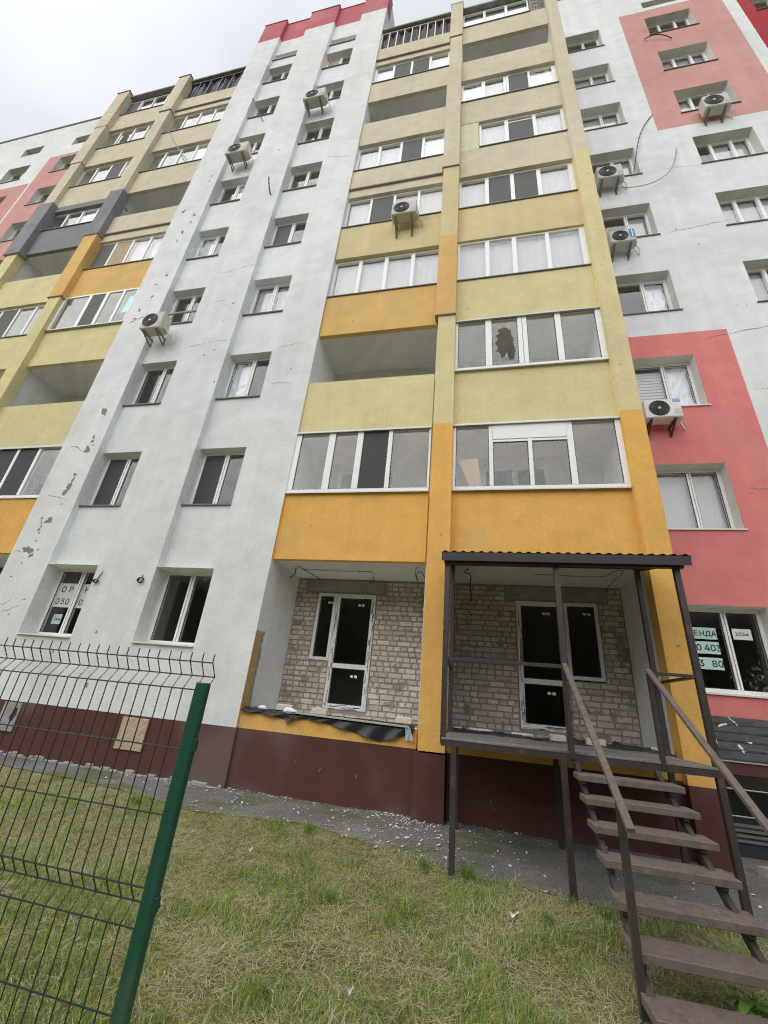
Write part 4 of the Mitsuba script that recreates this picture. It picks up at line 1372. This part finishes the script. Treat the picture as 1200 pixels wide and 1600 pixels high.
for i in range(4):
    m = MB()
    m.box(2.86, 6.3, .50, .52, .50 + i * .055, .53 + i * .055)
    m.put('slat', 'steel', EN)
P('pit_blue', (.022, .030, .042), .5)
m = MB()
m.box(2.86, 6.3, .53, .58, .2, .49)
m.put('metal_sheet', 'pit_blue', EN)
m = MB()
m.box(2.84, 6.3, 2.4, 2.5, -.2, 1.6)
m.box(2.84, 2.9, 1.36, 2.5, -.2, 1.6)
m.put('inner_wall', 'concrete', EN)
for i in range(16):
    x, t = 3.25 + 2.0 * rng.random(), .12 + .75 * rng.random()
    y, z = y0 + (y1 - y0) * t, z0 + (z1 - z0) * t + .02
    pts = outline(0, 0, .02 + .07 * rng.random() ** 2, .008 + .016 * rng.random(), 7, 500 + i, .7, rng.random() * 3)
    v, f = plate(pts, 0, .008)
    m = MB()
    m.add(np.stack([x + v[:, 0], y + v[:, 2] * .84 - v[:, 1] * .2, z + v[:, 2] * .54 + abs(v[:, 1])], 1), f)
    k = m.put('plaster_scrap', 'flake')
    lab(k, 'scrap of white plaster lying on the dark shingled canopy', 'plaster scrap', 'plaster scraps on the shingled canopy')
# rubble slabs by the pit
for i, (x, y, w_, d_, lb) in enumerate(((3.35, -.15, .55, .22, 'broken pale concrete slab beside the basement entrance, nearest the wall'), (3.55, -.55, .4, .3, 'broken pale concrete slab beside the basement entrance, farther from the wall'))):
    pts = outline(0, 0, w_ / 2, d_ / 2, 11, 40 + i, .3)
    v, f = plate(pts, 0, .09)
    m = MB()
    zg = float(gz(np.array(x), np.array(y)))
    m.add(np.stack([x + v[:, 0], y + v[:, 2], zg + .09 + v[:, 1] - .0], 1), f)
    k = m.put('concrete_slab', 'concrete')
    lab(k, lb, 'concrete slab')

# ------------------------------------------------------------------ mesh fence with its green post
FE = thing('mesh_fence', 'green welded wire fence panel with a square end post', 'fence')
m = MB()
m.cbox(-1.037, -.990, -5.228, -5.196, -.3, 1.705, .004)
m.put('post', 'post_green', FE)
for z in (1.50, 1.06, .72):
    m = MB()
    m.cbox(-.991, -.983, -5.224, -5.20, z - .02, z + .02, .002)
    m.put('clip', 'fence_green', FE)
YF = -5.188


def fold(z):
    """how far the wires are pressed away from the camera at height z"""
    for zc in (1.728, 1.035):
        if abs(z - zc) < .05:
            return .036 * (1 - abs(z - zc) / .05)
    return 0.0


prof = [1.815, 1.778, 1.728, 1.678, 1.085, 1.035, .985, .40, .35, .30, -.02]
for i in range(50):
    x = -1.012 - i * .05
    m = MB()
    zz_ = [1.812, 1.779, 1.772, 1.728, 1.684, 1.676, 1.09, 1.079, 1.035, .991, .98, -.05]
    m.tube([(x + .0015 * math.sin(i * 2.1), YF + fold(z), z) for z in zz_], .0022, 5)
    m.put('vertical_wire', 'wire_green', FE)
for z in (1.778, 1.728, 1.678, 1.480, 1.281, 1.085, 1.035, .985, .79, .59, .39, .2, .03):
    m = MB()
    m.tube([(-1.010, YF + fold(z) - .004, z), (-3.45, YF + fold(z) - .004, z)], .0028, 5)
    m.put('horizontal_wire', 'wire_green', FE)

# ------------------------------------------------------------------ white flakes on the pavement
m = MB()
r = np.random.default_rng(12)
for i in range(2200):
    u = r.random()
    if u < .6:
        x = r.normal(-.85, .6)
    elif u < .8:
        x = r.uniform(-5.5, 3.2)
    else:
        x = r.normal(-3.2, .5)
    e = float(pave_edge(np.array(x)))
    y = r.uniform(0, 1) ** 1.6 * (e + .0) * 1.05 - .17 * (-.9 < x < -.4)
    s = .003 + .013 * r.random() ** 4
    z = float(gz(np.array(x), np.array(y))) + .016
    pts = outline(0, 0, s * (1 + r.random()), s, 6, 1000 + i, .4, r.random() * 3)
    n = len(pts)
    tx, ty = r.normal(0, .25, 2)
    v = [(x + p[0], y + p[1], z + p[0] * tx + p[1] * ty + .004 + s * .2) for p in pts]
    m.add(v, [[0, k, k + 1] for k in range(1, n - 1)])
lab(m.put('plaster_flakes', 'flake'), 'white plaster flakes scattered on the pavement', None, None, 'stuff')

# ------------------------------------------------------------------ grass
def grass():
    r = np.random.default_rng(21)
    V, F, C = [], [], []
    N = 400000
    x = r.uniform(-9.0, 4.6, N)
    y = -.4 - r.random(N) ** .85 * 5.9
    # what a lawn sheet this wide can show: thin out the far left
    keep = (x > -1.6 + 1.35 * (y - 1.5)) | (r.random(N) < .25)
    e = pave_edge(x)
    off = e - y
    keep &= off > (-.10 * r.random(N) ** 3)
    keep |= (off > -.9) & (off <= 0) & (r.random(N) < .010) & (meshkit.noise(np.stack([x * 2.2, y * 5, x * 0], -1), 31) > .62)
    x, y = x[keep], y[keep]
    n = len(x)
    q = np.stack([x, y, x * 0], -1)
    g1 = meshkit.fbm(q * 1.7, 4, 3)
    g2 = meshkit.fbm(q * 5.0 + 9, 3, 8)
    green = np.clip((g1 - .48) * 6.0 + (g2 - .5) * 3.0 + .57, 0, 1)
    off = pave_edge(x) - y
    green = np.clip(green + .35 * np.exp(-np.abs(off) / .16), 0, 1)
    lying = r.random(n) > (.30 + .52 * green)
    h = np.where(lying, r.uniform(.04, .15, n), r.uniform(.018, .05, n) + .075 * green * r.random(n) ** 2)
    tuft = meshkit.noise(q * 3.1 + 3, 14)
    h = h * (1 + 1.1 * np.clip(tuft - .72, 0, 1) * 4 * ~lying)
    az = 4 * math.pi * meshkit.fbm(q * 1.1 + 20, 2, 17) + r.normal(0, .75, n) + math.pi * (r.random(n) < .3)
    el = np.where(lying, r.uniform(.0, .38, n), r.uniform(.65, 1.4, n))
    d = np.stack([np.cos(az) * np.cos(el), np.sin(az) * np.cos(el), np.sin(el)], -1)
    side = np.stack([-np.sin(az), np.cos(az), np.zeros(n)], -1)
    wd = np.where(lying, r.uniform(.0012, .0027, n), r.uniform(.0016, .0036, n))
    z0 = gz(x, y) + np.where(lying, r.uniform(.008, .05, n) * (0.4 + .6 * r.random(n)), 0.0)
    base = np.stack([x, y, z0], -1)
    bend = np.where(lying, -.10, -.22) * r.random(n) + np.where(lying, .12 * r.random(n), 0)
    curl = r.normal(0, .25, n)
    mid = base + d * (h * .5)[:, None] + np.array([0, 0, 1]) * (-bend * h * .35)[:, None]
    tip = base + d * h[:, None] + np.array([0, 0, 1]) * (bend * h * .6)[:, None] + side * (curl * h)[:, None]
    v = np.stack([base - side * wd[:, None], base + side * wd[:, None], mid - side * (wd * .9)[:, None], mid + side * (wd * .9)[:, None], tip], 1)
    v = v.reshape(-1, 3)
    i = np.arange(n)[:, None] * 5
    f = np.concatenate([i + np.array([0, 1, 3]), i + np.array([0, 3, 2]), i + np.array([2, 3, 4])], 1).reshape(-1, 3)
    straw = np.array([.62, .58, .385]) * r.uniform(.6, 1.35, (n, 1)) * (1 + r.normal(0, .06, (n, 3)))
    olive = np.array([.46, .46, .145]) * r.uniform(.65, 1.35, (n, 1))
    fresh = np.array([.225, .36, .075]) * r.uniform(.65, 1.35, (n, 1))
    k = r.random(n)
    col = np.where((k < green * .62)[:, None], fresh, olive)
    col = np.where((r.random(n) < np.where(lying, .74, .14 + .25 * (1 - green)))[:, None], straw, col)
    c = np.repeat(np.clip(col, .005, .7), 5, 0)
    return v, f, c


v, f, c = grass()
k = numbered('lawn_grass')
scene[k] = mikit.ply((v, f), 'blade', color=c)
lab(k, 'mown lawn of green blades and dry straw coloured clippings', None, None, 'stuff')


# tufts of taller grass and a broad leaved weed
def tuft(x, y, n, hmax, seed, label):
    r = np.random.default_rng(seed)
    m, C = MB(), []
    z = float(gz(np.array(x), np.array(y)))
    for i in range(n):
        a = r.uniform(0, 2 * math.pi)
        h = hmax * r.uniform(.5, 1)
        lean = r.uniform(.1, .55)
        d = np.array([math.cos(a), math.sin(a), 0])
        s = np.array([-math.sin(a), math.cos(a), 0])
        b = np.array([x, y, z]) + d * r.uniform(0, .06) + s * r.uniform(-.05, .05)
        w = r.uniform(.0025, .0045)
        P0, P1, P2, P3 = b, b + d * lean * h * .2 + np.array([0, 0, h * .45]), b + d * lean * h * .6 + np.array([0, 0, h * .8]), b + d * lean * h * 1.1 + np.array([0, 0, h * .9])
        vv = [P0 - s * w, P0 + s * w, P1 - s * w, P1 + s * w, P2 - s * w * .8, P2 + s * w * .8, P3]
        m.add(vv, [[0, 1, 3], [0, 3, 2], [2, 3, 5], [2, 5, 4], [4, 5, 6]])
        C += [np.array([.19, .32, .07]) * r.uniform(.7, 1.4)] * 7
    k = m.put('grass_tuft', 'blade', color=np.array(C))
    lab(k, label, 'grass tuft', 'tall grass tufts along the pavement edge')


for i, (x, y, n, h, lb) in enumerate(((-.12, -1.40, 60, .19, 'tall green grass tuft beside the front left porch leg'), (-.55, -1.42, 55, .15, 'tall green grass tuft just left of the front left porch leg'), (-1.95, -1.02, 50, .14, 'green grass tuft at the pavement edge below the left opening'),
                                      (-4.35, -1.05, 50, .15, 'green grass tuft at the pavement edge seen through the fence beside the post'), (-8.1, -1.2, 60, .18, 'green grass tuft at the left edge seen through the fence'), (1.05, -1.70, 45, .13, 'grass tuft under the upper stair treads'), (.55, -2.0, 45, .12, 'grass tuft left of the stairs'),
                                      (2.65, -1.2, 40, .13, 'grass tuft at the foot of the right porch post'), (-1.25, -2.35, 50, .12, 'green grass tuft in the middle of the lawn'))):
    tuft(x, y, n, h, 70 + i, lb)


def weed(x, y, label):
    w = thing('leafy_weed', label, 'weed')
    r = np.random.default_rng(4)
    z = float(gz(np.array(x), np.array(y)))
    top = np.array([x, y, z + .21])
    m = MB()
    m.tube([(x, y, z - .02), (x + .004, y + .003, z + .08), top], [.005, .004, .002], 6)
    v, f = m.mesh()
    scene[numbered(w + '__stem')] = mikit.ply((v, f), 'leaf', color=np.tile([.13, .22, .06], (len(v), 1)))
    for i in range(13):
        a = i * 2.4 + r.uniform(-.2, .2)
        L, W = r.uniform(.14, .23), r.uniform(.026, .040)
        d = np.array([math.cos(a), math.sin(a), 0])
        s = np.array([-math.sin(a), math.cos(a), 0])
        b = np.array([x, y, z + .05 + .10 * i / 13])
        vv = []
        for k in range(9):
            t = k / 8
            wv = W * math.sin(math.pi * min(1, t * .94 + .04)) ** .8 * (1 - .25 * t)
            pz = .75 * t - .95 * t * t
            c0 = b + d * L * t * .95 + np.array([0, 0, L * pz])
            up = np.array([0, 0, .3 * wv])
            vv += [c0 - s * wv + up, c0, c0 + s * wv + up]
        ff = []
        for k in range(8):
            q = 3 * k
            ff += [[q, q + 1, q + 4], [q, q + 4, q + 3], [q + 1, q + 2, q + 5], [q + 1, q + 5, q + 4]]
        col = np.array([.19, .36, .09]) * r.uniform(.8, 1.25)
        scene[numbered(w + '__leaf')] = mikit.ply((np.array(vv), np.array(ff)), 'leaf', smooth=True, color=np.tile(col, (27, 1)))


weed(1.60, -2.86, 'broad leaved green weed at the lower right beside the bottom stair tread')


# litter on the lawn
P('leaf_brown', (.36, .18, .09), .7, .2)
for i, (x, y, sx, rot, mat, name, lb, cat) in enumerate((
        (.50, -3.35, .055, .6, 'leaf_brown', 'dry_leaf', 'curled brown leaf on the grass left of the stairs', 'leaf'), (-.05, -3.95, .05, .2, 'flake', 'paper_scrap', 'white paper scrap on the grass near the bottom of the lawn', 'paper scrap'),
        (-2.3, -1.75, .035, 1.2, 'flake', 'paper_scrap', 'white paper scrap on the grass below the left opening', 'paper scrap'), (.28, -2.05, .05, .3, 'flake', 'paper_scrap', 'white paper scrap on the grass left of the middle porch leg', 'paper scrap'),
        (-.75, -3.4, .03, .9, 'flake', 'paper_scrap', 'small white scrap in the middle of the lawn right of the fence post', 'paper scrap'))):
    m = MB()
    pts = outline(0, 0, sx, sx * .45, 10, 900 + i, .35, rot)
    z = float(gz(np.array(x), np.array(y))) + .045
    n = len(pts)
    V_ = [(x, y, z + .006)] + [(x + p[0], y + p[1], z + .02 * math.sin(k * 1.7) + .25 * abs(p[0])) for k, p in enumerate(pts)]
    m.add(V_, [[0, 1 + k, 1 + (k + 1) % n] for k in range(n)])
    lab(m.put(name, mat), lb, cat)


# ------------------------------------------------------------------ trees across the yard, seen mirrored in the ground floor panes
def tree(x, y, h, seed, label):
    t = thing('tree', label, 'tree', 'trees across the yard facing the building')
    r = np.random.default_rng(seed)
    m = MB()
    m.tube([(x, y, -.2), (x + .05, y, h * .25), (x - .05, y + .1, h * .6), (x, y, h * .9)], [.22, .18, .11, .03], 8)
    for i in range(7):
        a, zz0 = r.uniform(0, 6.28), h * r.uniform(.3, .65)
        m.tube([(x, y, zz0), (x + .9 * math.cos(a), y + .9 * math.sin(a), zz0 + .9), (x + 1.9 * math.cos(a), y + 1.9 * math.sin(a), zz0 + 1.5)], [.08, .05, .02], 6)
    m.put('trunk', 'bark', t)
    n = 15000
    cl = np.stack([r.normal(0, h * .20, 60), r.normal(0, h * .12, 60), r.uniform(h * .06, h * .96, 60)], -1)
    p = cl[r.integers(0, 60, n)] + r.normal(0, h * .07, (n, 3)) + np.array([x, y, 0])
    p[:, 2] = np.abs(p[:, 2]) + .1
    a = r.normal(0, 1, (n, 3))
    a /= np.linalg.norm(a, axis=1, keepdims=True)
    b = np.cross(a, r.normal(0, 1, (n, 3)))
    b /= np.linalg.norm(b, axis=1, keepdims=True)
    s = r.uniform(.16, .34, (n, 1))
    v = np.stack([p - a * s, p + b * s * .55, p + a * s, p - b * s * .55], 1).reshape(-1, 3)
    i = np.arange(n)[:, None] * 4
    f = np.concatenate([i + np.array([0, 1, 2]), i + np.array([0, 2, 3])], 1).reshape(-1, 3)
    c = np.repeat(np.array([.05, .085, .025]) * r.uniform(.6, 1.4, (n, 1)), 4, 0)
    scene[numbered(t + '__crown')] = mikit.ply((v, f), 'leaf', color=c)


for i, (x, y, h) in enumerate(((-46, -33, 12), (-39.5, -31.5, 12.5), (-33, -33, 12), (-27, -31, 12.5), (-21, -33, 12), (-15, -31, 12.5), (-9.5, -32.5, 11.5), (-4, -31, 12), (1.5, -32.5, 11.5), (7, -31, 12.5), (12.5, -33, 12), (18, -31, 12))):
    tree(x, y, h, 90 + i, 'leafy green tree standing across the yard facing the building')
